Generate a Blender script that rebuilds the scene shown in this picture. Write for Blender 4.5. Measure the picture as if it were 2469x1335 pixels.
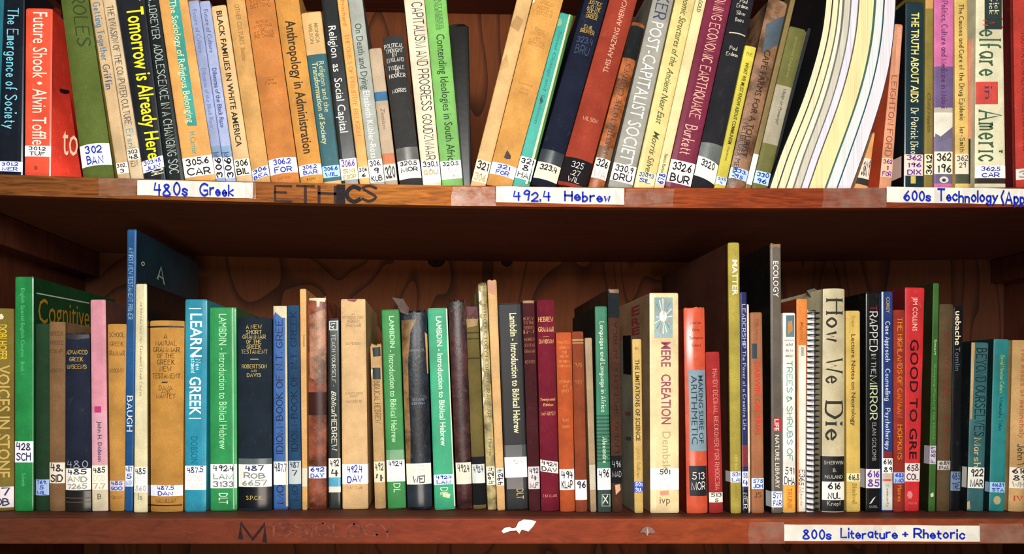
import bpy, bmesh, math, random
from mathutils import Vector, Matrix
random.seed(7)
for o in list(bpy.data.objects): bpy.data.objects.remove(o)
SC = bpy.context.scene
COL = SC.collection

# ------------------------------------------------------------------ camera, world, lights, exposure
W, HH, F = 2469.0, 1335.0, 1600.0
EYE = Vector((0.0, -0.70, 1.35))
YAW, ROLL = 0.0222, 0.0051
CM = Matrix.Rotation(-YAW, 3, 'Z') @ Matrix.Rotation(math.pi/2, 3, 'X') @ Matrix.Rotation(ROLL, 3, 'Z')
CI = CM.transposed()
def _raw(d):
    v = CI @ d
    return W/2 + F*v.x/(-v.z), HH/2 - F*v.y/(-v.z)
_vx, _vy = _raw(Vector((0, 1, 0)))
SX, SY = 1050.0 - _vx, 940.0 - _vy            # where the depth lines of the shelf meet
cam_d = bpy.data.cameras.new('camera'); cam = bpy.data.objects.new('camera', cam_d); COL.objects.link(cam)
cam.matrix_world = Matrix.Translation(EYE) @ CM.to_4x4()
cam_d.sensor_width = 36.0; cam_d.lens = F/W*36.0
cam_d.shift_x = -SX/W; cam_d.shift_y = SY/W; cam_d.clip_start = 0.01
SC.camera = cam
SC.view_settings.view_transform = 'Standard'; SC.view_settings.look = 'None'
SC.view_settings.exposure = 0.0; SC.view_settings.gamma = 1.0
SC.view_settings.use_curve_mapping = False
wd = bpy.data.worlds.new('room_light'); SC.world = wd; wd.use_nodes = True
wd.node_tree.nodes['Background'].inputs[0].default_value = (1.0, 0.86, 0.74, 1)
wd.node_tree.nodes['Background'].inputs[1].default_value = 0.07
def area(name, loc, target, sx, sy, power, col):
    l = bpy.data.lights.new(name, 'AREA'); l.shape = 'RECTANGLE'; l.size = sx; l.size_y = sy
    l.energy = power; l.color = col
    o = bpy.data.objects.new(name, l); COL.objects.link(o); o.location = loc
    o.rotation_euler = (Vector(target) - Vector(loc)).to_track_quat('-Z', 'Y').to_euler(); return o
area('front_light', (0.04, -1.38, 1.82), (0.04, 0.0, 1.42), 0.7, 0.4, 32, (1.0, 0.975, 0.93))  # unseen main light in front of the shelves, above eye level
area('low_fill', (0.15, -1.7, 0.85), (0.05, 0.0, 1.5), 0.8, 0.5, 14, (1.0, 0.86, 0.74))  # added fill from below, brightens the undersides like floor bounce

def ray(px, py):
    v = Vector(((px - SX - W/2)/F, -(py - SY - HH/2)/F, -1.0)); return CM @ v
def at(px, py, Y):
    d = ray(px, py); return EYE + d*((Y - EYE.y)/d.y)
def at_z(px, py, Z):
    d = ray(px, py); return EYE + d*((Z - EYE.z)/d.z)
def at_x(px, py, X):
    d = ray(px, py); return EYE + d*((X - EYE.x)/d.x)

# ------------------------------------------------------------------ materials
def lin(h):
    h = h.lstrip('#'); c = [int(h[i:i+2], 16)/255 for i in (0, 2, 4)]
    return tuple(x/12.92 if x <= .04045 else ((x+.055)/1.055)**2.4 for x in c) + (1.0,)
MATS = {}
def mat(col, kind='paper'):
    key = (col, kind)
    if key in MATS: return MATS[key]
    m = bpy.data.materials.new(kind + '_' + col); m.use_nodes = True; nt = m.node_tree; N = nt.nodes; L = nt.links
    b = N['Principled BSDF']; c = lin(col)
    if kind in ('cloth', 'paper', 'gloss', 'leather'): g_ = .3*c[0] + .6*c[1] + .1*c[2]; c = tuple((g_ + (x-g_)*.90)**1.10 for x in c[:3]) + (1.0,)
    lum = max(c[:3]); add = .03 + .13*lum
    def mix(a, bb, fac):
        x = N.new('ShaderNodeMix'); x.data_type = 'RGBA'
        for sock, val in ((x.inputs[0], fac), (x.inputs[6], a), (x.inputs[7], bb)):
            if hasattr(val, 'is_output'): L.new(val, sock)
            else: sock.default_value = val
        return x.outputs[2]
    def noise(scale, detail=3, sc=(1, 1, 1), rough=.6):
        t = N.new('ShaderNodeTexCoord'); mp = N.new('ShaderNodeMapping'); mp.inputs['Scale'].default_value = sc
        oi = N.new('ShaderNodeObjectInfo'); ad = N.new('ShaderNodeVectorMath')
        cx = N.new('ShaderNodeCombineXYZ'); mu = N.new('ShaderNodeMath'); mu.operation = 'MULTIPLY'; mu.inputs[1].default_value = 5.0
        L.new(oi.outputs['Random'], mu.inputs[0]); L.new(mu.outputs[0], cx.inputs[0]); L.new(mu.outputs[0], cx.inputs[2])
        L.new(t.outputs['Object'], ad.inputs[0]); L.new(cx.outputs[0], ad.inputs[1]); L.new(ad.outputs[0], mp.inputs['Vector'])
        n = N.new('ShaderNodeTexNoise'); n.inputs['Scale'].default_value = scale; n.inputs['Detail'].default_value = detail
        n.inputs['Roughness'].default_value = rough
        L.new(mp.outputs[0], n.inputs['Vector']); return n.outputs['Fac']
    def ramp(f, a, bb, pa=.35, pb=.65):
        r = N.new('ShaderNodeMapRange'); r.inputs[1].default_value = pa; r.inputs[2].default_value = pb
        r.inputs[3].default_value = a; r.inputs[4].default_value = bb; L.new(f, r.inputs[0]); return r.outputs[0]
    dk = tuple(x*.55 for x in c[:3]) + (1,)
    lt = tuple(min(1, x*1.12 + .002) for x in c[:3]) + (1,)
    out = None; bump = .15; bs = 900; rough = .6
    if kind in ('paper', 'gloss', 'cloth', 'label'):
        base = mix(dk, lt, ramp(noise(28, 5), .35 if kind != 'label' else .75, 1.0))
        wear = mix(base, tuple(min(1, x*.85 + add) for x in c[:3]) + (1,), ramp(noise(160, 4, (1, 1, .5)), 0, .55, .60, .78))
        out = mix(wear, dk, ramp(noise(1100, 3), 0, .75 if kind != 'label' else .12, .45, .75))
        rough = {'paper': .55, 'gloss': .30, 'cloth': .85, 'label': .6}[kind]
        bump = {'paper': .1, 'gloss': .12, 'cloth': .35, 'label': .08}[kind]
        if kind == 'gloss': bs = 120
        if kind == 'gloss': b.inputs['Coat Weight'].default_value = .4; b.inputs['Coat Roughness'].default_value = .18
    elif kind == 'leather':
        base = mix(tuple(x*.3 for x in c[:3]) + (1,), lt, ramp(noise(45, 6), 0, 1, .38, .6))
        out = mix(base, tuple(min(1, x*.7 + .06 + .2*lum) for x in c[:3]) + (1,), ramp(noise(130, 5), 0, .6, .58, .72))
        rough = .38; bump = .5; bs = 250
    elif kind == 'pages':
        out = mix(tuple(x*.55 for x in c[:3]) + (1,), lt, ramp(noise(700, 3, (4, .02, .015)), 0, 1, .3, .62)); rough = .8; bump = .3; bs = 600
    elif kind == 'ink':
        out = mix(c, tuple(min(1, x*.85 + .02) for x in c[:3]) + (1,), ramp(noise(400, 3), 0, .6, .5, .75)); rough = .6; bump = 0
    elif kind == 'faded':
        out = mix(c, lin('7a3c28'), ramp(noise(130, 4), .1, .95, .35, .62)); rough = .7; bump = 0
    elif kind == 'plastic':
        out = mix(c, dk, .2); rough = .25; bump = 0
    if hasattr(out, 'is_output'): L.new(out, b.inputs['Base Color'])
    b.inputs['Roughness'].default_value = rough
    b.inputs['Specular IOR Level'].default_value = {'cloth': .12, 'ink': .1, 'label': .25, 'pages': .1}.get(kind, .3)
    if bump:
        bp = N.new('ShaderNodeBump'); bp.inputs['Strength'].default_value = bump; bp.inputs['Distance'].default_value = .0006
        L.new(noise(bs, 3), bp.inputs['Height']); L.new(bp.outputs[0], b.inputs['Normal'])
    MATS[key] = m; return m

def wood(name, stops, grain=(1.2, 30, 30), dist=1.0, figure=0.0, rough=.5, amt=.55):
    """stops: (world x, hex) of the colour along the board; figure>0 adds broad plywood arches"""
    m = bpy.data.materials.new(name); m.use_nodes = True; nt = m.node_tree; N = nt.nodes; L = nt.links
    b = N['Principled BSDF']; tc = N.new('ShaderNodeTexCoord'); sp = N.new('ShaderNodeSeparateXYZ'); L.new(tc.outputs['Object'], sp.inputs[0])
    mr = N.new('ShaderNodeMapRange'); mr.inputs[1].default_value = -.6; mr.inputs[2].default_value = .95
    nz = N.new('ShaderNodeTexNoise'); nz.inputs['Scale'].default_value = 7; nz.inputs['Detail'].default_value = 4; L.new(tc.outputs['Object'], nz.inputs['Vector'])
    ad = N.new('ShaderNodeMath'); ad.operation = 'MULTIPLY_ADD'; ad.inputs[1].default_value = .22; L.new(nz.outputs['Fac'], ad.inputs[0]); L.new(sp.outputs[0], ad.inputs[2])
    L.new(ad.outputs[0], mr.inputs[0])
    cr = N.new('ShaderNodeValToRGB'); L.new(mr.outputs[0], cr.inputs[0])
    E = cr.color_ramp.elements
    while len(E) < len(stops): E.new(.5)
    for e, (x, h) in zip(E, stops): e.position = (x + .11 + .6)/1.55; e.color = lin(h)
    mp = N.new('ShaderNodeMapping'); mp.inputs['Scale'].default_value = grain; L.new(tc.outputs['Object'], mp.inputs['Vector'])
    g = N.new('ShaderNodeTexNoise'); g.inputs['Scale'].default_value = 8; g.inputs['Detail'].default_value = 6; g.inputs['Roughness'].default_value = .65
    g.inputs['Distortion'].default_value = dist; L.new(mp.outputs[0], g.inputs['Vector'])
    r1 = N.new('ShaderNodeMapRange'); r1.inputs[1].default_value = .35; r1.inputs[2].default_value = .62; L.new(g.outputs['Fac'], r1.inputs[0])
    mx = N.new('ShaderNodeMix'); mx.data_type = 'RGBA'; mx.blend_type = 'MULTIPLY'; mx.inputs[0].default_value = amt
    L.new(cr.outputs[0], mx.inputs[6])
    gm = N.new('ShaderNodeMix'); gm.data_type = 'RGBA'; gm.inputs[6].default_value = (.32, .26, .24, 1); gm.inputs[7].default_value = (1, 1, 1, 1)
    L.new(r1.outputs[0], gm.inputs[0]); L.new(gm.outputs[2], mx.inputs[7]); out = mx.outputs[2]
    if figure:
        mp2 = N.new('ShaderNodeMapping'); mp2.inputs['Scale'].default_value = (5.5, 1, 1.6); mp2.inputs['Location'].default_value = (.35, 0, .4)
        L.new(tc.outputs['Object'], mp2.inputs['Vector'])
        n2 = N.new('ShaderNodeTexNoise'); n2.inputs['Scale'].default_value = 1.25; n2.inputs['Detail'].default_value = 1.5; n2.inputs['Distortion'].default_value = .3
        L.new(mp2.outputs[0], n2.inputs['Vector'])
        fr = N.new('ShaderNodeMath'); fr.operation = 'MULTIPLY'; fr.inputs[1].default_value = 15; L.new(n2.outputs['Fac'], fr.inputs[0])
        f2 = N.new('ShaderNodeMath'); f2.operation = 'FRACT'; L.new(fr.outputs[0], f2.inputs[0])
        f3 = N.new('ShaderNodeMapRange'); f3.inputs[1].default_value = .72; f3.inputs[2].default_value = 1.0; f3.inputs[3].default_value = 1; f3.inputs[4].default_value = 1 - figure
        L.new(f2.outputs[0], f3.inputs[0])
        m2 = N.new('ShaderNodeMix'); m2.data_type = 'RGBA'; m2.blend_type = 'MULTIPLY'; m2.inputs[0].default_value = 1
        L.new(out, m2.inputs[6]); L.new(f3.outputs[0], m2.inputs[7]); out = m2.outputs[2]
    L.new(out, b.inputs['Base Color']); b.inputs['Roughness'].default_value = rough; b.inputs['Specular IOR Level'].default_value = .15
    bp = N.new('ShaderNodeBump'); bp.inputs['Strength'].default_value = .25; bp.inputs['Distance'].default_value = .0008
    L.new(g.outputs['Fac'], bp.inputs['Height']); L.new(bp.outputs[0], b.inputs['Normal'])
    return m

def tape_mat():
    m = bpy.data.materials.new('clear_tape'); m.use_nodes = True; nt = m.node_tree; N = nt.nodes; L = nt.links
    b = N['Principled BSDF']; b.inputs['Base Color'].default_value = lin('b79c8c'); b.inputs['Roughness'].default_value = .22
    tc = N.new('ShaderNodeTexCoord'); n = N.new('ShaderNodeTexNoise'); n.inputs['Scale'].default_value = 60; n.inputs['Detail'].default_value = 4
    L.new(tc.outputs['Object'], n.inputs['Vector'])
    r = N.new('ShaderNodeMapRange'); r.inputs[1].default_value = .35; r.inputs[2].default_value = .7; r.inputs[3].default_value = .10; r.inputs[4].default_value = .34
    L.new(n.outputs['Fac'], r.inputs[0]); L.new(r.outputs[0], b.inputs['Alpha'])
    bp = N.new('ShaderNodeBump'); bp.inputs['Strength'].default_value = .6; bp.inputs['Distance'].default_value = .002; L.new(n.outputs['Fac'], bp.inputs['Height']); L.new(bp.outputs[0], b.inputs['Normal'])
    return m

# ------------------------------------------------------------------ object helpers
def tag(o, label=None, cat=None, group=None, kind=None):
    if label: o['label'] = label
    if cat: o['category'] = cat
    if group: o['group'] = group
    if kind: o['kind'] = kind
    return o
def empty(name, loc=(0, 0, 0), ry=0.0):
    o = bpy.data.objects.new(name, None); COL.objects.link(o); o.location = loc; o.rotation_euler = (0, ry, 0)
    o.empty_display_size = .02; return o
def mesh_obj(name, verts, faces, mats, parent=None, idx=None, smooth=False):
    me = bpy.data.meshes.new(name); me.from_pydata([tuple(v) for v in verts], [], faces)
    for m in (mats if isinstance(mats, (list, tuple)) else [mats]): me.materials.append(m)
    if idx: me.polygons.foreach_set('material_index', idx)
    if smooth: me.polygons.foreach_set('use_smooth', [True]*len(me.polygons))
    me.update()
    o = bpy.data.objects.new(name, me); COL.objects.link(o)
    if parent: o.parent = parent
    return o
def box(name, x0, x1, y0, y1, z0, z1, m, parent=None, bev=0.0, zf=None, seg=1):
    """box; zf(x) lifts both faces, seg cuts along x"""
    bm = bmesh.new(); zf = zf or (lambda x: 0.0); rings = []
    for i in range(seg + 1):
        x = x0 + (x1 - x0)*i/seg; d = zf(x)
        rings.append([bm.verts.new((x, y, z + d)) for y, z in ((y0, z0), (y1, z0), (y1, z1), (y0, z1))])
    for i in range(seg):
        for k in range(4):
            bm.faces.new((rings[i][k], rings[i+1][k], rings[i+1][(k+1) % 4], rings[i][(k+1) % 4]))
    bm.faces.new(rings[0]); bm.faces.new(rings[-1][::-1])
    bmesh.ops.recalc_face_normals(bm, faces=bm.faces)
    if bev:
        es = [e for e in bm.edges if len(e.link_faces) == 2 and e.calc_face_angle(0) > .7]
        bmesh.ops.bevel(bm, geom=es, offset=bev, segments=2, profile=.6, affect='EDGES')
    me = bpy.data.meshes.new(name); bm.to_mesh(me); bm.free(); me.materials.append(m)
    o = bpy.data.objects.new(name, me); COL.objects.link(o)
    if parent: o.parent = parent
    return o

# ------------------------------------------------------------------ lettering
G = {'A':'023962/1454','B':'0209/~0939574606/~4664532202','C':'~6839070432 63','D':'0209/~0949666542 02','E':'69090262/0646','F':'690902/0646',
'G':'~683907043263/636535','H':'0902/6962/0666','I':'0902','J':'~49432203','K':'0902/5905/1662','L':'090252','M':'0209428982','N':'02096269',
'O':'~39070432646739','P':'0209/~0949674505','Q':'~39070432646739/4461','R':'0209/~0949674505/3562','S':'~683908366432 03','T':'0969/3932',
'U':'~0904326469','V':'093269','W':'0922466289','X':'0962/6902','Y':'093569/3532','Z':'09690262',
'0':'~39171432545739','1':'182922','2':'~0739574502/0252','3':'~08395736/~36543203','4':'190555/4842','5':'591916/~1646543203','6':'~491604325436 14',
'7':'095922','8':'~361839583603326336','9':'~583917365 7/5842','a':'~4616042244/4642','b':'0902/~0526442202','c':'~4526042243','d':'4942/~4526042243',
'e':'0444/~4426042243','f':'~391812/0535','g':'~4616042244/~46412001','h':'0902/~05264542','i':'0602/0809','j':'262100/2829','k':'0902/460442','l':'0902',
'm':'0602/~05162522/~25364542','n':'0602/~05264542','o':'~2604224426','p':'0600/~0526442203','q':'4640/~4526042243','r':'0602/~052636','s':'~452605432203',
't':'181332/0636','u':'~06032243/4642','v':'062246','w':'0612253246','x':'0642/4602','y':'0623/4600','z':'06460242','.':'0203','-':'0535','+':'0545/2723',
'(':'~29060521',')':'~09262501','?':'~0839573534/3233',"'":'0907',':':'0304/0607','&':'~62290628380402 2254','/':'0249',',':'0301','•':'1516','_':'0252'}
def smoothed(P):
    if len(P) < 3: return P
    Q = [P[0]] + P + [P[-1]]
    if P[0] == P[-1]: Q[0] = P[-2]; Q[-1] = P[1]
    out = []
    for i in range(1, len(Q) - 2):
        p0, p1, p2, p3 = Q[i-1:i+3]
        for k in range(3):
            t = k/3
            out.append(tuple(.5*((2*p1[j]) + (-p0[j]+p2[j])*t + (2*p0[j]-5*p1[j]+4*p2[j]-p3[j])*t*t + (-p0[j]+3*p1[j]-3*p2[j]+p3[j])*t**3) for j in (0, 1)))
    out.append(P[-1]); return out
def stroke_text(s, pen=.85, serif=False, jit=0.0):
    V = []; Fc = []; x = 0.0
    def ribbon(P, wid):
        n = len(P); nor = []
        for i in range(n):
            a = P[max(i-1, 0)]; b = P[min(i+1, n-1)]
            dx, dy = b[0]-a[0], b[1]-a[1]; l = math.hypot(dx, dy) or 1
            nor.append((-dy/l, dx/l, dx/l, dy/l))
        k0 = len(V)
        for i, p in enumerate(P):
            nx, ny, tx, ty = nor[i]; w = wid(tx, ty)/2; e = 0
            if not serif: e = -w*.8 if i == 0 else (w*.8 if i == n-1 else 0)
            V.append((p[0]+nx*w+tx*e, p[1]+ny*w+ty*e)); V.append((p[0]-nx*w+tx*e, p[1]-ny*w+ty*e))
        for i in range(n-1):
            k = k0+2*i; Fc.append((k, k+1, k+3, k+2))
    for ch in s:
        if ch == ' ': x += 3.6; continue
        g = G.get(ch)
        if g is None: x += 3; continue
        mxx = 0; jx, jy = random.uniform(-jit, jit), random.uniform(-jit, jit)*1.5; js = 1 + random.uniform(-jit, jit)*.3
        for st in g.split('/'):
            st = st.replace(' ', ''); sm = st.startswith('~'); st = st.lstrip('~')
            P = [(float(st[i]), float(st[i+1])) for i in range(0, len(st)-1, 2)]
            mxx = max(mxx, max(p[0] for p in P)); ends = [P[0], P[-1]]
            if sm: P = smoothed(P)
            P = [(x+jx+p[0]*js, p[1]*js+jy-2) for p in P]
            if serif:
                ribbon(P, lambda tx, ty: .62 + (pen*1.35-.62)*abs(ty))
                for q, e in zip((P[0], P[-1]), ends):
                    if e[1] in (2, 6, 9) and (ch.isupper() or ch in 'hilmnprkd') and not sm:
                        ribbon([(q[0]-.95, q[1]), (q[0]+.95, q[1])], lambda a, b: .42)
            else: ribbon(P, lambda tx, ty: pen)
        x += mxx*js + (2.1 if not serif else 2.6)
    return V, Fc, max(x-1.8, .5), 7.0
TXT = {}
def sans_text(s, bold=0.0, shear=0.0):
    key = (s, bold, shear)
    if key in TXT: return TXT[key]
    c = bpy.data.curves.new('t', 'FONT'); c.body = s; c.size = 10; c.resolution_u = 2; c.offset = bold; c.shear = shear; c.fill_mode = 'FRONT'
    o = bpy.data.objects.new('t', c); me = o.to_mesh()
    V = [(v.co.x, v.co.y) for v in me.vertices]; Fc = [tuple(p.vertices) for p in me.polygons]
    o.to_mesh_clear(); bpy.data.objects.remove(o); bpy.data.curves.remove(c)
    x0 = min(v[0] for v in V); V = [(v[0]-x0, v[1]) for v in V]
    TXT[key] = (V, Fc, max(v[0] for v in V), 7.2); return TXT[key]
def glyphs(s, f):
    if f == 's': return stroke_text(s, .92, True)
    if f == 'S': return stroke_text(s, .85, True)
    if f == 'h': return stroke_text(s, 1.1, False, .28)
    if f == 'H': return stroke_text(s, 1.5, False, .3)
    if f == 'n': return stroke_text(s, .8, False)
    if f == 'B': return sans_text(s, .12)
    if f == 'i': return sans_text(s, .02, .35)
    if f == 'l': return sans_text(s, -.06)
    return sans_text(s, .0)
def flat_mesh(V, Fc, cuts=None):
    """split a flat mesh at lines x=c so that it can follow a round spine"""
    bm = bmesh.new(); vs = [bm.verts.new((v[0], v[1], 0)) for v in V]
    for f in Fc:
        try: bm.faces.new([vs[i] for i in f])
        except ValueError: pass
    for c in cuts or []:
        bmesh.ops.bisect_plane(bm, geom=bm.verts[:]+bm.edges[:]+bm.faces[:], plane_co=(c, 0, 0), plane_no=(1, 0, 0))
    bm.verts.index_update()
    out = [(v.co.x, v.co.y) for v in bm.verts], [tuple(v.index for v in f.verts) for f in bm.faces]
    bm.free(); return out

# ------------------------------------------------------------------ books
ZU = 1.35 + (940-447)/F*.70            # top of the upper shelf (middle), front edge in the plane y=0
ZL = 1.35 - (1249-940)/F*.70
def sag(x): return .0062*((x-.10)/.56)**2 if x < .66 else .0062 + .02*(x-.66)
def shelf_z(row, x): return ZU + sag(x) if row == 'U' else ZL
BACK = .300
SPEC = {'U': [], 'L': []}
def B(row, xlt, xrt, yt, xlb, xrb, yb, col, kind, label, els=(), **k):
    SPEC[row].append(dict(row=row, q=(xlt, xrt, yt, xlb, xrb, yb), col=col, kind=kind, label=label, els=list(els), **k))
def T(s, y0, y1, h=.5, u=0.0, c='f2ead8', f='b', up=False): return ('T', s, y0, y1, h, u, c, f, up)
def HT(s, yc, hp, wf=.8, c='3a3020', f='b', u=0.0): return ('H', s, yc, hp, wf, c, f, u)
def LB(y0, y1, lines, ink='20242c', c='f3f0e8', wrap=0.0, rot=0, name='call_number_label', wf=.86, tilt=0): return ('L', y0, y1, lines, ink, c, wrap, rot, name, wf, tilt)
def BD(y0, y1, col, kind=None): return ('B', y0, y1, col, kind)
def PG(pts, col, name, kind='paper'): return ('P', pts, col, name, kind)

def solve(row):
    bs = SPEC[row]
    for b in bs:
        xlt, xrt, yt, xlb, xrb, yb = b['q']
        if 'Y' in b: Y = b['Y']
        elif row == 'U': Y = .018
        else:
            Y = .7*(1) if False else at_z((xlb+xrb)/2, yb, ZL).y
            Y = min(.055, max(.022, .030 + .45*(Y-.030)))
        b['Yd'] = Y
        yv = yb if row == 'U' else None
        zs = shelf_z(row, at((xlb+xrb)/2, yb, Y).x)
        p = [at(xlt, yt, Y), at(xrt, yt, Y)]
        if row == 'U':
            q = [at(xlb, yb, Y), at(xrb, yb, Y)]
        else:                                     # bottom px belongs to the foot on the shelf at this depth
            q = [at(xlb, yb, Y), at(xrb, yb, Y)]
        top = (p[0].z + p[1].z)/2 + b.get('ext', 0.0)
        ln = []
        for a, c in zip(p, q):
            sl = (a.x-c.x)/(a.z-c.z); ln.append((c.x + sl*(zs-c.z), sl))
        b['L0'], b['sL'] = ln[0]; b['R0'], b['sR'] = ln[1]; b['zs'] = zs; b['top'] = top
    for b in bs: b['h'] = b['top']-b['zs']
    seq = [b for b in bs if not b.get('free')]
    for it in range(6):
        for a, b in zip(seq, seq[1:]):
            hh = min(a['h'], b['h'])
            g = b['L0'] - a['R0'] - .0005
            if g < 0: a['R0'] += g/2; b['L0'] -= g/2; a['sR'] -= g/2/a['h']; b['sL'] += g/2/b['h']
            g = (b['L0']+b['sL']*hh) - (a['R0']+a['sR']*hh) - .0005
            if g < 0: a['sR'] += g/2/hh; b['sL'] -= g/2/hh

NAMES = {}
def build_book(b):
    row = b['row']; Y = b['Yd']; h = b['h']; sl = (b['sL']+b['sR'])/2; lean = math.atan(sl)
    ca, sa = math.cos(lean), math.sin(lean)
    w0 = (b['R0']-b['L0'])*ca; w1 = (b['R0']-b['L0']+(b['sR']-b['sL'])*h)*ca
    H = h/ca
    w0 = max(w0, .002); w1 = max(w1, .002)
    cx = (b['R0']+b['L0'])/2
    lift = abs(sa)*w0/2
    # foot centre so that the lower corner stands on the shelf; the axis passes through (cx, zs)
    O = Vector((cx + sl*lift, Y, b['zs'] + lift + .0003)); H = (b['top']-O.z)/ca
    kind = b['kind']; hb = bool(kind in ('cloth', 'leather') or b.get('round'))
    p = 2.0 if hb else 8.0; bul = (min(.0045, .13*w0) if hb else min(.0010, .08*w0))
    def wid(v): return w0 + (w1-w0)*max(0, min(1, v/H))
    def ysp(t): return -bul*(1-min(1, abs(t))**p)
    D = min(b.get('depth', random.uniform(.60, .72)*min(H, .25)), BACK - Y - .004)
    root = empty(b.get('name', 'book'), O, lean)
    tag(root, b['label'], b.get('cat', 'book'), 'books on the upper shelf' if row == 'U' else 'books on the lower shelf')
    def loc(px, py):                         # pixel on the plane of the spine -> local (x, v)
        q = at(px, py, Y) - O; return q.x*ca - q.z*sa, q.x*sa + q.z*ca
    xm = lambda py: (b['q'][0]*(b['q'][5]-py) + b['q'][3]*(py-b['q'][2]))/(b['q'][5]-b['q'][2])*.5 + (b['q'][1]*(b['q'][5]-py) + b['q'][4]*(py-b['q'][2]))/(b['q'][5]-b['q'][2])*.5
    vv = lambda py: max(0.0, min(H, loc(xm(py), py)[1]))
    # cover
    bands = [e for e in b['els'] if e[0] == 'B']
    rows = sorted({0.0, H} | {round(vv(e[i]), 5) for e in bands for i in (1, 2)} | ({.0015, H-.0015} if H > .01 else set()) | {H*.33, H*.66})
    ts = [-1, -.86, -.65, -.42, -.2, 0, .2, .42, .65, .86, 1] if hb else [-1, -.97, -.88, -.6, 0, .6, .88, .97, 1]
    side = b.get('side', b['col']); mats = [mat(b['col'], kind), mat(side, b.get('skind', kind))]; mi = {}
    for e in bands:
        key = (e[3], e[4] or kind)
        if key not in mi: mi[key] = len(mats); mats.append(mat(*key))
    th = min(.0022 if hb else .0005, w0*.15)
    def outline(v, ins):
        hw = wid(v)/2; o = []
        o.append((-hw+ins, D)); 
        if hb: o += [(-hw+ins, .009), (-hw+ins+.0009, .0045)]
        for t in ts: o.append((t*(hw-ins), ysp(t)+ins + (.0 if not hb else 0)))
        if hb: o += [(hw-ins-.0009, .0045), (hw-ins, .009)]
        o.append((hw-ins, D)); return o
    V = []; Fc = []; ix = []; n = len(outline(0, 0))
    wob = b.get('wob', 0.0)
    for v in rows:
        edge = .0006 if (v in (0.0, H) and H > .01) else 0.0
        for ins in (edge, th):
            for (x, y) in outline(v, ins):
                dz = 0.0
                if wob and v == H: dz = random.uniform(-wob, wob)
                V.append((x, y, v + dz))
    R = len(rows)
    def vid(r, lay, i): return (r*2+lay)*n + i
    for r in range(R-1):
        vm = (rows[r]+rows[r+1])/2; bm_i = 0
        for e in bands:
            if vv(e[2]) - 1e-4 <= vm <= vv(e[1]) + 1e-4: bm_i = mi[(e[3], e[4] or kind)]
        for i in range(n-1):
            sidef = i < (1 if not hb else 2) or i >= n-1-(1 if not hb else 2)
            Fc.append((vid(r, 0, i), vid(r, 0, i+1), vid(r+1, 0, i+1), vid(r+1, 0, i)))
            ix.append(bm_i if (bm_i and (not sidef or b.get('bandside'))) else (1 if sidef else 0))
            Fc.append((vid(r, 1, i), vid(r+1, 1, i), vid(r+1, 1, i+1), vid(r, 1, i+1))); ix.append(1)
        for i in (0, n-1):
            f = (vid(r, 0, i), vid(r+1, 0, i), vid(r+1, 1, i), vid(r, 1, i)); Fc.append(f if i == 0 else f[::-1]); ix.append(1)
    for r in (0, R-1):
        for i in range(n-1):
            f = (vid(r, 0, i), vid(r, 1, i), vid(r, 1, i+1), vid(r, 0, i+1)); Fc.append(f if r == 0 else f[::-1]); ix.append(0)
    cv = mesh_obj('cover', V, Fc, mats, root, ix)
    me = cv.data
    me.polygons.foreach_set('use_smooth', [hb]*len(me.polygons))
    if hb: me.set_sharp_from_angle(angle=.6)
    # page block
    gz = .0028 if hb else .0006; hw0, hw1 = w0/2 - th - .0001, w1/2 - th - .0001
    yb_, yf = -bul*.2 + th + .0012, D - (.004 if hb else .0004)
    if hw0 > .0004:
        PV = []; ysn = [(-1, yb_), (1, yb_), (1, yf), (.5, yf-.002), (0, yf-.003), (-.5, yf-.002), (-1, yf)]
        for v, hw in ((gz, hw0), (H-gz, hw1)):
            PV += [(t*hw, y, v) for t, y in ysn]
        PF = [tuple(range(7))[::-1], tuple(range(7, 14))] + [(i, (i+1) % 7, (i+1) % 7+7, i+7) for i in range(7)]
        mesh_obj('page_block', PV, PF, mat(b.get('pages', 'd9cba6'), 'pages'), root)
    # things printed or stuck on the spine
    def on_spine(V2, F2, off, name, m, parent, both=None):
        if hb or name != 'title_lettering':
            cuts = [t*w/2 for t in ts[1:-1] for w in ((w0,) if hb else (w0, w1))]
            V2, F2 = flat_mesh(V2, F2, cuts)
        P = [(x, ysp(x/(wid(v)/2)) - off, v) for x, v in V2]
        # make faces look to the reader (-y)
        out = []
        for f in F2:
            a, c, d = V2[f[0]], V2[f[1]], V2[f[2]]
            s = (c[0]-a[0])*(d[1]-a[1]) - (c[1]-a[1])*(d[0]-a[0])
            out.append(f if s > 0 else f[::-1])
        return mesh_obj(name, P, out, m, parent)
    letter = {}; clus = [0, -999]
    def put(s, f, c, fn, parent, name, off, kindm='ink'):
        V0, F0, L_, hg = glyphs(s, f)
        V2 = [fn(x/L_, y/hg) for x, y in V0]
        if parent is root:
            e = letter.setdefault((c, clus[0]), ([], [])); k = len(e[0]); e[0].extend(V2); e[1].extend([tuple(i+k for i in q) for q in F0]); return
        return on_spine(V2, F0, off, name, mat(c, kindm), parent)
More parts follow.
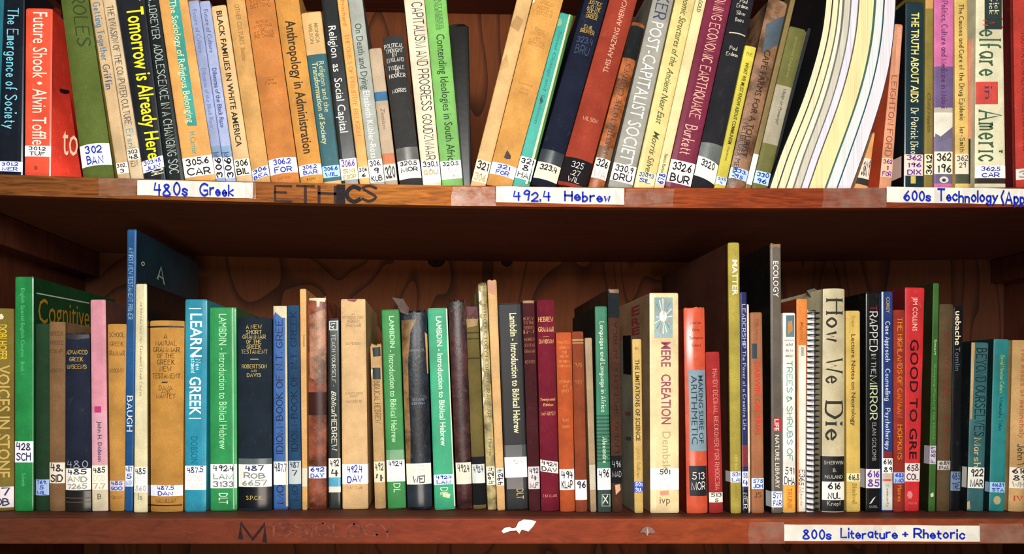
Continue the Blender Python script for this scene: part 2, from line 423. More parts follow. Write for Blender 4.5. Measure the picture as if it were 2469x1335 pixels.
    for e in b['els']:
        if e[0] == 'T':
            _, s, y0, y1, hf, u, c, f, up = e; clus[0] += 1; clus[1] = -999
            va, vb_ = loc(xm(y0), y0)[1], loc(xm(y1), y1)[1]
            def fn(a, g, va=va, vb_=vb_, hf=hf, u=u, up=up):
                v = va + (vb_-va)*a if not up else vb_ + (va-vb_)*a
                w = wid(v); gg = (g-.5)*hf*w
                return (u*w/2 + (gg if not up else -gg), v)
            put(s, f, c, fn, root, 'title_lettering', .0003)
        elif e[0] == 'H':
            _, s, yc, hp, wf, c, f, u = e
            if abs(yc-clus[1]) > 24: clus[0] += 1
            clus[1] = yc
            v = loc(xm(yc), yc)[1]; hm = hp*(Y+.7)/F
            def fn(a, g, v=v, hm=hm, wf=wf, u=u):
                w = wid(v); return ((u/2 + (a-.5)*wf)*w, v + (g-.5)*hm)
            put(s, f, c, fn, root, 'title_lettering', .0003)
        elif e[0] == 'P':
            _, pts, c, nm, kd = e
            V2 = [loc(*q) for q in pts]; hwm = lambda v: wid(v)/2*.995
            V2 = [(max(-hwm(v), min(hwm(v), x)), max(.0003, min(H-.0003, v))) for x, v in V2]
            on_spine(V2, [tuple(range(len(V2)))], .0002, nm, mat(c, kd), root)
        elif e[0] == 'L':
            _, y0, y1, lines, ink, c, wrap, rot, nm, wf, tilt = e
            va, vb_ = max(.0006, loc(xm(y1), y1)[1]), loc(xm(y0), y0)[1]
            tt = [t*.995 for t in ts]; PV = []
            tl = tilt*w0
            for v, sgn in ((va, 1), (vb_, 1)):
                hw = wid(v)/2
                pts = [(t*hw, ysp(t)-.00025, v + t*tl) for t in tt]
                if wrap: pts = [(-hw-.0002, wrap, v-tl)] + pts + [(hw+.0002, wrap, v+tl)]
                PV += pts
            k = len(PV)//2
            lab = mesh_obj(nm, PV, [(i, i+1, i+1+k, i+k) for i in range(k-1)], mat(c, 'label'), root)
            if lines:
                nL = len(lines); gap = (vb_-va)/nL
                W2 = []; WF = []; mm = [] ; mids = []
                for i, ln in enumerate(lines):
                    ik = ink
                    if isinstance(ln, tuple): ln, ik = ln
                    V0, F0, L_, hg = stroke_text(ln, 1.5 if ik != 'c9c3b8' else .8, False, .3)
                    if ik not in mm: mm.append(ik)
                    k0 = len(W2)
                    for x, y in V0:
                        a, g = x/L_, y/hg
                        if rot == 0:
                            v = vb_ - gap*(i+.5) + (g-.5)*gap*.62; ww = wid(v)
                            xx = (a-.5)*min(wf*.86*ww, gap*.62*L_/hg*1.35)
                            W2.append((xx, v + xx/(ww/2)*tl))
                        else:
                            v = va + (vb_-va)*(.06+.88*a); ww = wid(v)
                            W2.append((-(g-.5)*ww*.6/nL + (i+.5-nL/2)*ww*.8/nL, v))
                    WF += [tuple(q+k0 for q in ff) for ff in F0]; mids += [mm.index(ik)]*len(F0)
                # keep winding and material per face
                if hb:
                    P = [(x, ysp(x/(wid(v)/2))-.00055, v) for x, v in W2]
                else: P = [(x, ysp(x/(wid(v)/2))-.0005, v) for x, v in W2]
                FF = []
                for ff in WF:
                    a, c2, d = W2[ff[0]], W2[ff[1]], W2[ff[2]]
                    s = (c2[0]-a[0])*(d[1]-a[1]) - (c2[1]-a[1])*(d[0]-a[0]); FF.append(ff if s > 0 else ff[::-1])
                wr = mesh_obj('call_number', P, FF, [mat(q, 'ink') for q in mm], lab, mids)
    for (c, _k), (V2, F2) in letter.items():
        on_spine(V2, F2, .0003, 'title_lettering', mat(c, 'ink'), root)
    # lettering and shapes on a board seen from the side: ('R' or 'Lf')
    for e in b.get('sidetext', ()):
        sd, s, pa, pb, hp, c, f = e                # pa, pb: pixel of start and end of the line's foot
        sg = 1 if sd == 'R' else -1
        xs = O.x + sg*w0/2 + sl*(h*.8)
        A = at_x(pa[0], pa[1], xs); Bp = at_x(pb[0], pb[1], xs)
        V0, F0, L_, hg = glyphs(s, f) if s else ([(0, 0), (1, 0), (1, 1), (0, 1)], [(0, 1, 2, 3)], 1, 1)
        hm = hp*(A.y+.7)/F; P = []
        for x, y in V0:
            a = x/L_; yy = A.y + (Bp.y-A.y)*a; z = A.z + (Bp.z-A.z)*a + (y/hg)*hm
            v = (z-O.z)/ca
            P.append((sg*(wid(v)/2+.0003), yy-Y, v))
        mesh_obj('cover_lettering', P, F0, mat(c, 'ink'), root)
    b['root'] = root; b['geo'] = (O, ca, sa, H, w0, w1, wid, ysp, loc, D)
    return root
# ------------------------------------------------------------------ the books: measured corners, colours, lettering
WH = 'efe9dc'; BK = '1c1c1e'; BLU = '1b2f9e'; PUR = '5a2f8a'; GD = 'c9a44a'; FNT = 'c9c3b8'
# ---- upper shelf
B('U', -40, 10, 0, -42, -6, 416, '156f80', 'cloth', 'teal book cut by the left edge of the photo on the upper shelf', ext=.02)
B('U', 11, 60, 0, -4, 55, 416, '151d2b', 'gloss', 'navy book with pale blue lettering left of the bright orange paperback',
  [T('The Emergence of Society', 22, 312, .50, -.05, '6fc4d6', 's'), LB(390, 414, ['301.2', 'MER'], BLU, 'cfdcf2')], ext=.025)
B('U', 63, 127, 21, 60, 123, 416, 'f0522c', 'gloss', 'bright orange-red paperback with white lettering, its cover showing beside the olive green book',
  [T('Future Shook • Alvin Toffle', 31, 350, .56, .15, 'ffe9cf', 'b'), LB(352, 378, ['301.2', 'TUF'], '33302e', 'f4f0ea', .016),
   PG([(84, 410), (84, 401), (92, 401), (92, 410)], 'b03a20', 'emblem'), PG([(60, 205), (62, 203), (63, 208), (61, 210)], 'b03a20', 'nick')],
  side='ee3b1c', depth=.11, flare=True)
B('U', 147, 213, 0, 200, 274, 418, '5c6d2a', 'cloth', 'olive green hardback with dark lettering and a 302 call number beside the orange paperback',
  [T('ROLES', -6, 118, .42, .35, '2f3a18', 'S'), LB(350, 402, ['302', 'BAN'], BLU, 'f3f0ee', 0, 0, 'call_number_label', .62)], ext=.03, side='a08a3a')
B('U', 217, 247, 0, 283, 312, 420, 'c9ab7c', 'paper', 'thin beige book with blue lettering right of the olive green hardback',
  [T('Getting Together', 8, 148, .55, 0, '3d6f94', 's'), T('Griffin', 158, 216, .55, 0, '2c4470', 's'), LB(393, 419, ['302.', '3'], BK, 'e6dfd0')], ext=.02)
B('U', 248, 278, 0, 314, 345, 421, 'cfb891', 'paper', 'thin beige book with condensed dark lettering, the 303.48 label at its foot',
  [T('THE INVASION OF THE COMPUTER CULTURE', 16, 302, .50, 0, '453d34', 'S'), T('Ersnl', 312, 358, .5, 0, '4f93a8', 's'), LB(360, 386, ['303', '48'], BK, 'ddd4c4'), HT('EN', 395, 12, .5, BK, 's')], ext=.02)
B('U', 280, 349, 0, 347, 399, 424, '20242c', 'gloss', 'glossy black book with bold yellow lettering running down its spine',
  [T('Tomorrow is Already Here', 20, 384, .62, .28, 'f2e21c', 'B'), T('f', -12, 5, .5, .3, 'efe9dc'), LB(383, 411, ['303.48', 'JUN'], BLU, 'eceaf0', 0, 0, 'call_number_label', .9, .1), T('DA', 408, 424, .6, .35, 'd8d4bc', 'B')], ext=.025)
B('U', 350, 382, 0, 401, 445, 428, '1b2526', 'gloss', 'black book with grey capital lettering beside the yellow-lettered black book',
  [T('S.J.DREYER  ADOLESCENCE IN A CHANGING SOC', -6, 420, .50, .0, 'a5b0a8', 's')], ext=.025)
B('U', 383, 452, 0, 446, 520, 431, 'd9a04a', 'paper', 'orange-yellow book with a long turquoise stripe on its spine',
  [PG([(406, -20), (430, -20), (476, 304), (453, 304)], '2c9c92', 'title_stripe'), T('The Sociology of Religious Belonging', 2, 296, .24, -.02, 'e9d9a0', 'b'), T('H.Carrier', 318, 372, .2, -.05, '4f8f86'),
   LB(378, 425, ['305.6', 'CAR'], '2a2826', 'efe9de')], ext=.03)
B('U', 453, 480, 2, 520, 543, 432, '93a0c6', 'paper', 'lavender booklet, left one of two alike beside the turquoise-striped book',
  [T('Future of Culture', 24, 128, .42, 0, '66739f'), T('Dilemma of the Black Race', 165, 308, .42, 0, '66739f'), BD(352, 378, '7794b2'), T('Joh', 366, 382, .6, 0, '3b4668'), LB(380, 430, ['306'], BK, 'd4dade', 0, 1)], )
B('U', 480, 507, 3, 544, 568, 432, 'a0acd2', 'paper', 'lavender booklet with darker title, right one of two alike beside the black-on-cream book',
  [T('Future of Culture', 24, 128, .42, 0, '4a5684'), T('Dilemma of the Black Race', 165, 308, .46, 0, '3d4a7c', 'B'), BD(352, 378, '7fa0c0'), T('Joh', 366, 382, .6, 0, '2d3860'), LB(380, 430, ['306'], BK, 'dfe2e2', 0, 1)])
B('U', 508, 545, 14, 570, 609, 433, 'd9b57c', 'paper', 'cream-tan book with bold black capitals about families, a 306 BIL label at its foot',
  [T('BLACK FAMILIES IN WHITE AMERICA', 28, 354, .38, .0, '2a241c', 'B'), LB(384, 424, ['306', 'BIL'], BK, 'd9d2c2')], side='c9a468')
B('U', 546, 590, 0, 610, 652, 435, 'cf9f58', 'cloth', 'tan book with faint small lettering between the cream-tan and the orange hardback',
  [T('OTHER CULTURES  Beattie', 14, 150, .28, .1, '8d6a3a'), LB(405, 431, ['306', 'BEA'], BLU, 'c9cbd6', 0, 0, 'call_number_label', .9, .12)], ext=.02)
B('U', 592, 661, 0, 654, 722, 436, 'c77f36', 'cloth', 'orange-brown hardback with faded stacked lettering and a blue 306.2 FOR label',
  [HT('SETTING', 17, 9, .72, '8a4a20', 's'), HT('STUDIES', 4, 8, .7, '8a4a20', 's'), HT('EDITED BY', 57, 6, .45, '8a4a20', 's'), HT('IN HONOUR', 66, 6, .62, '8a4a20', 's'), HT('OF', 75, 6, .2, '8a4a20', 's'), HT('E E EVANS', 82, 7, .7, '8a4a20', 's'), HT('PRITCHARD', 91, 7, .7, '8a4a20', 's'),
   HT('_________', 188, 5, .55, '8a4a20', 's'), HT('Meyer', 195, 6, .3, '8a4a20', 's'), HT('Fortes', 204, 7, .4, '8a4a20', 's'),
   LB(383, 420, ['306.2', 'FOR'], BLU, 'e9e6e6', 0, 0, 'call_number_label', .7), HT('OXFORD', 431, 5, .5, '9a4a20', 's')], ext=.03)
B('U', 663, 722, 0, 725, 780, 438, 'cc9138', 'cloth', 'mustard book with bold black lettering on administration',
  [T('Anthropology in Administration', 53, 372, .44, .08, '33291a', 'B'), LB(398, 424, ['306.2', 'BAR'], BLU, 'dcdde4', 0, 0, 'call_number_label', .7), HT('ROW', 433, 6, .4, '3a2c18')], ext=.02)
B('U', 724, 774, 30, 781, 823, 439, 'd3ac6c', 'paper', 'book with cream top and teal body, its author panel stacked above the title',
  [BD(132, 437, '1f6069'), T('MONICA', 58, 106, .2, .35, '8a7248', 'B'), T('WILSON', 58, 106, .2, -.25, '8a7248', 'B'), T('Religion and the', 150, 272, .30, .42, 'b9b98c'), T('Transformation of Society', 150, 348, .30, -.25, 'b9b98c', 'B'), LB(400, 428, ['306.6', 'WIL'], BLU, '9cc3de', 0, 0, 'call_number_label', .9)])
B('U', 775, 812, 0, 824, 866, 440, '22282a', 'gloss', 'black book with white sans lettering on social capital',
  [T('Religion  as  Social Capital', 64, 320, .50, .0, 'efeae0', 'b'), LB(383, 406, ['306.6'], PUR, 'ece6ea'), LB(406, 434, ['SNI', 'ESOP'], 'a8922a', 'e4dccb', 0, 0, 'donor_label')], ext=.03)
B('U', 813, 838, 0, 867, 892, 440, 'dfa852', 'paper', 'thin orange-yellow book between the black book and the grey one on dying',
  [T('Evans Pritchard', -40, 62, .4, .0, 'c96a2a'), T('THEORIES OF PRIMITIVE RELIGION', 84, 328, .42, 0, 'c9702c', 's'), LB(403, 430, ['306', '6'], BK, 'ece6d8')], ext=.02)
B('U', 839, 874, 0, 893, 928, 441, 'a3a89e', 'paper', 'grey book with dark title and white author name on death and dying',
  [T('On Death and Dying', 58, 216, .50, .0, '3c4e48', 'b'), T('Elisabeth Kübler-Ross', 220, 382, .46, .0, 'ecece4', 'b'), LB(385, 440, ['306.', '9', 'KUB'], '2a2a34', 'e4ded6')], ext=.02, side='6d726c')
B('U', 889, 920, 117, 929, 959, 442, 'b7a184', 'paper', 'short beige book with blue band and orange foot beside the dark grey hardback',
  [BD(222, 244, '1f6a94'), BD(370, 395, 'c4713a'), T('Zionism', 262, 312, .34, 0, '6a5a48', 'l'), LB(397, 436, ['320'], '34383a', 'bfc0ba', 0, 0)])
B('U', 921, 972, 89, 964, 1018, 442, '3b3b3a', 'cloth', 'dark grey rounded hardback with stacked silver lettering',
  [HT(s, y, 9, w, 'd8d6cc', 's') for s, y, w in (('POLITICAL', 113, .9), ('THOUGHT', 125, .8), ('IN', 135, .2), ('ENGLAND', 147, .8), ('TYNDALE', 166, .75), ('TO', 175, .2), ('HOOKER', 185, .75), ('MORRIS', 221, .65))] +
  [BD(357, 388, '6a6a66', 'gloss'), LB(388, 432, ['320.5', 'MOR', ('DS172', FNT)], BK, 'e6e3dc')])
B('U', 974, 1023, 0, 1020, 1064, 444, 'dcd0b2', 'paper', 'cream book with dark informal capitals between the grey hardback and the bright green one',
  [T('CAPITALISM AND PROGRESS', 8, 268, .50, .22, '2c2c30', 'n'), T('GOUDZWAAR', 278, 386, .46, .12, '2c2c30', 'n'), LB(388, 424, ['330.1', ('GOU', 'b09858')], BK, 'f0ece2'), LB(424, 442, [], BK, 'e8ecde', 0, 0, 'donor_label')], ext=.03, side='8f8a7c')
B('U', 1024, 1076, 0, 1066, 1116, 445, '6fb04c', 'paper', 'bright green book on political ideologies, last before the gap on the upper shelf',
  [T('LEATT KNEIFEL', -12, 74, .2, .35, '4c7a44'), T('& NURNBERGER', -2, 74, .2, .0, '4c7a44'), T('Contending Ideologies in South Afric', 84, 388, .40, .15, '1c3a1e', 'b'), LB(388, 432, ['320.5', ('LEA', 'b8b8b0'), ('7785', 'b8b8b0')], BK, 'f0f0ee')], ext=.02)
B('U', 1080, 1130, 62, 1113, 1137, 430, '14140f', 'gloss', 'dark shiny-covered book set back in the gap beside the bright green one', [], Y=.12, free=True, depth=.13, wob=.004)
# after the gap: leaning right
B('U', 1246, 1283, 0, 1135, 1172, 444, 'd0a866', 'paper', 'cream-tan worn book leaning at the left end of the right-leaning group',
  [LB(388, 440, ['321', ('306', 'b89868')], BK, 'e2d2b4'), PG([(1218, 60), (1246, 38), (1262, 50), (1250, 78)], 'b98d4c', 'stain'), PG([(1192, 150), (1222, 130), (1226, 160), (1200, 170)], 'bf9450', 'stain')], ext=.006, wob=.003)
B('U', 1285, 1358, 0, 1173, 1236, 444, 'd39a46', 'cloth', 'yellow-orange hardback on African politics with a dark burn mark near its foot',
  [HT(s, y, h, w, 'a8743a', 's') for s, y, h, w in (('AFRICAN', 13, 8, .5), ('POLITICAL', 26, 8, .6), ('SYSTEMS', 38, 8, .55), ('Edited by', 76, 6, .35), ('M. FORTES', 86, 7, .5), ('and', 95, 5, .15), ('E. E. EVANS', 104, 7, .55), ('PRITCHARD', 112, 7, .6), ('International', 206, 6, .5), ('African', 217, 6, .3), ('Institute', 227, 6, .35))] +
  [PG([(1214, 382), (1222, 364), (1231, 378), (1230, 386), (1220, 386)], '3c1c10', 'burn_mark'), LB(398, 426, ['321', 'FOR'], BLU, 'dfe2ea', 0, 0, 'call_number_label', .6), PG([(1280, -10), (1290, 6), (1270, 4), (1262, -10)], 'e8d9b0', 'paper_scrap')], ext=.02)
B('U', 1350, 1384, 34, 1237, 1278, 445, '2ba596', 'paper', 'turquoise pamphlet with a bare cream edge and green back cover, leaning right',
  [PG([(1372, 36), (1377, 34), (1272, 444), (1266, 444)], 'e2d8a8', 'worn_edge'), PG([(1376, 34), (1388, 38), (1290, 445), (1272, 445)], '3c7a35', 'green_edge'),
   T('Social Change and Tradition', 78, 300, .22, -.25, '1d7a70'), PG([(1347+8*math.cos(a*.785), 55+10*math.sin(a*.785)) for a in range(8)], '7fae86', 'emblem'), PG([(1301, 240), (1306, 232), (1310, 246), (1302, 252)], '16443c', 'ink_spot'),
   LB(381, 433, ['321', '8', ('HAI', '54524c')], BK, 'eef0ec')], side='3c7a35')
B('U', 1410, 1466, 0, 1281, 1342, 444, '182035', 'cloth', 'navy blue hardback with small gold lettering at the top, leaning right',
  [HT(s, y, h, w, GD, 's') for s, y, h, w in (('JUSTICE', 12, 9, .6), ('AND THE', 24, 9, .62), ('SOCIAL', 34, 9, .55), ('ORDER', 45, 9, .5), ('EMIL', 70, 8, .4), ('BRUNNER', 80, 9, .62))] +
  [HT('323.4', 100, 14, .7, '3c4668', 'h'), HT('BRU', 124, 20, .6, '3c4a5c', 'n'), BD(366, 398, '3a4248', 'gloss'), LB(397, 436, ['323.4', ('', BK)], BK, 'cfccb8', 0, 0, 'call_number_label', .8)], ext=.03)
B('U', 1470, 1536, 0, 1344, 1415, 445, '9c3a22', 'cloth', 'rust-red hardback with black foot carrying white handwriting, leaning right',
  [T('THIS AMAZING AMERICA', 0, 178, .2, .1, 'c9a08c', 'b', True), HT('WILSON', 292, 9, .55, 'cf9c80', 'S'), BD(386, 445, '201c20'), HT('325', 401, 14, .42, 'd8d6d2', 'n'), HT('.27', 420, 12, .32, 'd8d6d2', 'n'), HT('WIL', 436, 12, .42, 'd8d6d2', 'n')], ext=.03)
B('U', 1524, 1556, 57, 1420, 1458, 445, 'a85d22', 'leather', 'thin orange-brown leather book with a black patch at its top, leaning right',
  [BD(66, 143, '1c2022', 'cloth'), T('MINISTRY TO THE CAPTIVES', 155, 372, .34, 0, '4a2a14', 'S', True), BD(355, 388, '8a6448', 'gloss'), LB(384, 432, ['326', ('WA', 'b5b0a8')], BK, 'dcd6c8')])
B('U', 1574, 1624, 0, 1467, 1526, 446, '98968a', 'paper', 'grey book with tall white condensed capitals on society, leaning right',
  [T('KER', -8, 48, .55, 0, '2c3a5a', 's'), T('POST-CAPITALIST SOCIETY', 56, 408, .62, 0, 'f0eee4', 'l'), LB(398, 440, ['330.9', 'DRU'], BK, 'e6e4da')], ext=.03)
B('U', 1628, 1676, 0, 1529, 1577, 447, 'dcc980', 'gloss', 'pale yellow book with green italic lettering on ancient economies, leaning right',
  [T('nomic Structures of the', -6, 160, .36, .15, '46502a', 'i'), T('Ancient Near East', 166, 300, .36, .1, '46502a', 'i'), T('Morris Silver', 318, 424, .34, .1, '46502a', 'i'), LB(416, 444, ['330.93', 'SIL'], BLU, 'dcd6a0')], ext=.02)
B('U', 1677, 1703, 0, 1578, 1602, 447, 'dccd94', 'paper', 'thin cream book with small black words at top and foot, leaning right',
  [T('GOLD', 2, 30, .4, .0, '26221c', 'b'), T('Santos Ramos', 372, 418, .36, 0, '26221c', 'b'), LB(418, 444, ['678'], BLU, 'c9ccd8', 0, 1)], ext=.01)
B('U', 1704, 1764, 0, 1604, 1666, 447, '7c2442', 'gloss', 'maroon book with pale pink outlined lettering on an earthquake, leaning right',
  [T('COMING ECONOMIC EARTHQUAKE', -18, 286, .40, .08, 'e2a896', 's'), T('Burkett', 304, 374, .46, .0, 'e2a896', 's'), LB(390, 444, ['332.6', 'BUR'], BK, 'e2dcd4')], ext=.03)
B('U', 1766, 1818, 0, 1668, 1722, 447, '26262c', 'cloth', 'plain black hardback leaning right, small cream name on top, clear tape at its foot',
  [HT(s, y, 9, w, 'c8c4b4', 's') for s, y, w in (('Paul', 7, .35), ('Erdman', 19, .55), ('Silver', 36, .45), ('Bears', 52, .4), ('Paul', 120, .35), ('Erdman', 134, .55))] +
  [PG([(1756, 79), (1796, 87), (1796, 90), (1756, 82)], 'c8bf9a', 'rule'), BD(348, 390, '6a706e', 'gloss'), LB(387, 434, ['332.0', ('', BK)], BK, 'd8d6cc', 0, 0, 'call_number_label', .7, -.12)], ext=.03)
B('U', 1796, 1824, 113, 1723, 1750, 447, 'c6b922', 'paper', 'thin bright yellow booklet about communism leaning right',
  [BD(113, 146, 'd2c52a'), HT('THE', 132, 7, .6, '6a6a2a', 's'), T('WHAT WE MUST KNOW ABOUT COMMUNISM', 152, 348, .34, 0, '33340f', 'B'), T('Overstreet', 354, 388, .22, 0, '55561f'), LB(428, 446, ['335', '4'], BLU, 'b9cfe0')])
B('U', 1852, 1900, 3, 1752, 1797, 447, '8f6a4c', 'leather', 'mottled brown and blue photographic book about farms, leaning right',
  [PG([(1846, 60), (1896, 40), (1884, 110), (1836, 130)], '4b5a66', 'photo_shadow'), T('CAPE FARMS FOR A TOURIST', 124, 380, .34, .05, '2e1c18', 'b'), T('PIETER DER MERWE', 300, 440, .26, -.5, '4a3024', 'b'), LB(408, 434, ['333.', '95'], BLU, 'a9c6e4')])  # blue-grey patch belongs to the printed spine picture
B('U', 1906, 1918, 0, 1798, 1812, 447, '8a7748', 'gloss', 'very thin glossy brown-edged booklet beside the olive book', [LB(372, 445, [], BK, 'd6d8d0')], ext=.01)
B('U', 1903, 1944, 68, 1814, 1852, 447, '6b6a2c', 'paper', 'olive and grey panelled book about poverty, leaning against the black covers',
  [BD(208, 348, 'a49c84'), T('Unity or Poverty?', 215, 300, .2, .2, '3a4a48', 'i'), T('Johannes Degenaar', 90, 190, .14, .1, '8a8a54'), LB(415, 445, ['330', '96'], BLU, 'a9c4d0')])
B('U', 1948, 1956, 68, 1853, 1857, 440, '2b3233', 'cloth', 'black-covered book wedged between the olive book and the curved pamphlets', [], Y=.022, depth=.2, cat='book')
# curved pamphlets stand here, see below
B('U', 2104, 2109, 320, 2063, 2093, 445, 'd99a56', 'paper', 'orange-beige wedge-shaped book squeezed between the curved pamphlets and the salmon paperback',
  [LB(383, 431, ['361.9'], '4a4038', 'd9c4b4'), BD(431, 446, '2a2a2c')], Y=.02, depth=.15)
B('U', 2157, 2177, 59, 2120, 2149, 445, 'd0906a', 'paper', 'salmon paperback with bright orange side and cream capitals, right of the curved pamphlets',
  [T('LEIGHTON FORD', 184, 378, .52, -.1, '8a4a38', 'S'), LB(382, 428, ['362', '1', 'FOR'], PUR, 'dba98c'), PG([(2160, 66), (2172, 66), (2168, 180), (2156, 180)], 'dc9a76', 'faded_patch')], side='d9541f')
B('U', 2183, 2228, 6, 2179, 2225, 444, '1e3a42', 'gloss', 'dark teal book with pale yellow capitals on illness, a purple 362 label at its foot',
  [T('THE TRUTH ABOUT AIDS', 32, 248, .42, .0, 'e3d27c', 'B'), T('Dr Patrick Dixo', 262, 372, .36, .0, 'dcd8b8', 's'), LB(373, 424, ['362', '196', 'DIX'], PUR, 'dfc0b4', .02), PG([(2194, 425), (2206, 425), (2206, 443), (2194, 443)], 'c9b24a', 'foot_mark')], side='151c22')
B('U', 2231, 2250, 0, 2228, 2248, 444, '8a7a2c', 'paper', 'thin olive-gold book between the dark teal book and the pink and purple one',
  [PG([(2231, 0), (2250, 0), (2250, 22), (2231, 22)], 'd0a050', 'worn_top'), T('Child Health', 225, 320, .4, 0, '574d1c', 'i'), LB(372, 422, ['361.2'], BK, 'd9d0ac', 0, 1)], ext=.02)
B('U', 2252, 2299, 0, 2252, 2296, 443, 'c96ba0', 'paper', 'pink and purple book with a torn white patch near its foot',
  [BD(161, 260, '6d5a86'), BD(260, 272, 'b9b0a0'), BD(272, 330, 'e6e0ce'), BD(330, 368, '77708c'), BD(418, 443, '6c6486'), T('Politics, Culture and Medicine in Malawi', 4, 262, .30, 0, '5a2c5c', 's'),
   PG([(2254, 322), (2266, 330), (2296, 306), (2296, 330), (2254, 345)], '77708c', 'torn_print'), LB(366, 420, ['362', '196'], '3e3a3a', 'dcd2bc'),
   PG([(2274+11*math.cos(a*.52), 434+8*math.sin(a*.52)) for a in range(12)], 'e0dccc', 'emblem'), PG([(2274+5*math.cos(a*.52), 435+4*math.sin(a*.52)) for a in range(12)], '554c6c', 'emblem')], ext=.02)
B('U', 2301, 2332, 0, 2303, 2336, 443, 'd9b860', 'paper', 'yellow book with black typewriter lettering on an epidemic, right of the pink and purple book',
  [T('ler-Smith', 308, 368, .34, -.05, '3a3018', 's'), T('The Causes and Cure of the Drug Epidemic', 12, 292, .34, -.05, '3a3018', 's', False), BD(372, 420, 'd5c9b0', 'label'), HT('362', 382, 12, .8, '4a4440', 'h'), HT('29', 398, 12, .5, '4a4440', 'h'), BD(420, 443, '4a5240')], ext=.02)
B('U', 2334, 2345, 96, 2337, 2343, 443, 'cf7a58', 'paper', 'very thin salmon pamphlet between the yellow book and the large cream one', [BD(335, 443, '14100f')], Y=.024)  # black foot band paints in the dark gap at the bottom
B('U', 2347, 2417, 0, 2345, 2424, 443, 'ddd8b4', 'paper', 'thick cream book with tall dark green lettering and a red square',
  [PG([(2372, -60), (2414, -60), (2414, 72), (2372, 72)], '2e3f3c', 'dark_panel'), T('Patrick', -40, 36, .16, .5, 'dcd8b0', 's'), T('Merrick', -40, 36, .16, .1, 'dcd8b0', 's'),
   T('W', 46, 68, .72, .2, 'c4432e', 'S'), T('elfare', 74, 186, .74, .0, '3c5a44', 'S'), PG([(2347, 198), (2404, 198), (2404, 252), (2347, 252)], 'd3473a', 'red_square'), T('in', 212, 240, .24, -.15, '4a3a52', 's'), T('Americ', 268, 392, .76, .0, '3c5a44', 'S'),
   BD(430, 443, '3a2e20'), LB(400, 430, ['362.5', 'CAR'], BLU, 'e6e6dc', 0, 0, 'call_number_label', .7)], ext=.03)
B('U', 2442, 2490, 0, 2449, 2500, 443, 'b8382a', 'cloth', 'red book with dark side cut by the photo\'s right edge, upper shelf',
  [T('YOUTH AND FAMILY COUNSEL AND SCIENCE', 80, 366, .26, -.2, '7c2018', 'b'), LB(408, 434, ['361'], '8a8680', 'ccc8c0')], side='5c0f12', ext=.03)

# ---- lower shelf
B('L', -32, 33, 744, -30, 34, 1225, '7d6c26', 'cloth', 'olive-yellow book with worn yellow lettering at the left end of the lower shelf',
  [PG([(8+6*math.cos(a), 764+7*math.sin(a)) for a in range(6)], 'd9d2b0', 'emblem'), T('DOBLHOFER', 783, 868, .28, .35, 'cdb02a', 'B'), T('VOICES IN STONE', 880, 1150, .40, .40, 'b89c58', 'B'), LB(1172, 1222, ['417', 'DOB'], '3a3a50', 'cfc8cc')])
B('L', 37, 83, 667, 36, 81, 1229, '148a45', 'gloss', 'tall green book whose large orange cover lettering shows on the left of the lower shelf',
  [T('English Special English Course', 695, 860, .2, -.1, '59b07a'), T('Book 1', 872, 902, .2, -.1, '59b07a'), LB(1063, 1114, ['428', 'SCH'], '33344c', 'dcdcee'), T('Schmidt', 1140, 1172, .2, 0, '59b07a')], depth=.185, side='10502a',
  sidetext=[('R', 'Cognitive', (92, 778), (215, 790), 62, 'b07a22', 'b'), ('R', '', (88, 708), (215, 732), 3, 'b9c4b4', 'b')])
B('L', 86, 118, 780, 87, 119, 1226, '1f3f26', 'cloth', 'thin dark green book beside the tall green one', [LB(1155, 1193, ['769.', '5', 'WIL'], BLU, '8fa6c8', 0, 0, 'call_number_label', .8)])
B('L', 119, 158, 776, 120, 157, 1228, '80603e', 'cloth', 'dull brown book with faint lettering between the dark green and navy books',
  [HT(s, y, 9, .8, '4e3822', 's') for s, y in (('GREEK', 804), ('PROSE', 826), ('COMP', 846), ('NORTH', 893))] + [LB(1114, 1164, ['48.', 'SID'], '2c2c30', 'd2c8b8')])
B('L', 158, 217, 806, 159, 221, 1231, '20273a', 'cloth', 'navy hardback with gold stacked lettering and frayed top, left of the pink paperback',
  [HT('ADVANCED', 849, 9, .85, GD, 's'), HT('GREEK', 866, 9, .55, GD, 's'), HT('UNSEENS', 884, 9, .8, GD, 's'), PG([(160, 806), (216, 806), (216, 815), (190, 819), (160, 816)], '3a3a3c', 'frayed_top'), HT('480', 1118, 16, .8, '8c94a4', 'n'), LB(1128, 1180, ['485', ('AND', '8a8a84'), ('7265', '8a8a84')], '1c2440', 'd8d6cc'),
   BD(1182, 1231, '24221f', 'gloss'), PG([(160, 1198), (220, 1198), (220, 1200), (160, 1200)], '5a5248', 'rule'), PG([(160, 1208), (220, 1208), (220, 1210), (160, 1210)], '5a5248', 'rule')], wob=.0022)
B('L', 218, 264, 722, 222, 262, 1230, 'd28c9c', 'paper', 'pink paperback with a small magenta square on its spine',
  [PG([(229, 979), (245, 979), (245, 994), (229, 994)], 'c22a78', 'magenta_square'), BD(990, 1120, 'cf9aa8'), T('John H. Dobson', 1015, 1112, .26, .1, '4a3a58', 'B'), BD(1120, 1230, 'cfc4a4'), HT('B', 1196, 12, .22, '3a3430', 's'), LB(1122, 1180, ['485', ('DOB', FNT), ('7.7', 'a09c90')], '33343a', 'ddd6c2')], side='6a4238')
B('L', 252, 305, 781, 265, 300, 1227, 'bb8a3a', 'cloth', 'golden tan school grammar with stacked dark lettering, beside the tall blue book',
  [HT('SCHOOL', 807, 10, .84, '43341a', 's'), HT('GREEK', 829, 10, .74, '43341a', 's'), HT('GRAMMAR', 851, 11, .88, '43341a', 's'), HT('GOODWIN', 893, 9, .84, '5a4420', 's'), LB(1158, 1182, ['485', 'GOO'], BLU, 'b9b6c0'), HT('GINN', 1198, 8, .7, '5a4420', 's')])
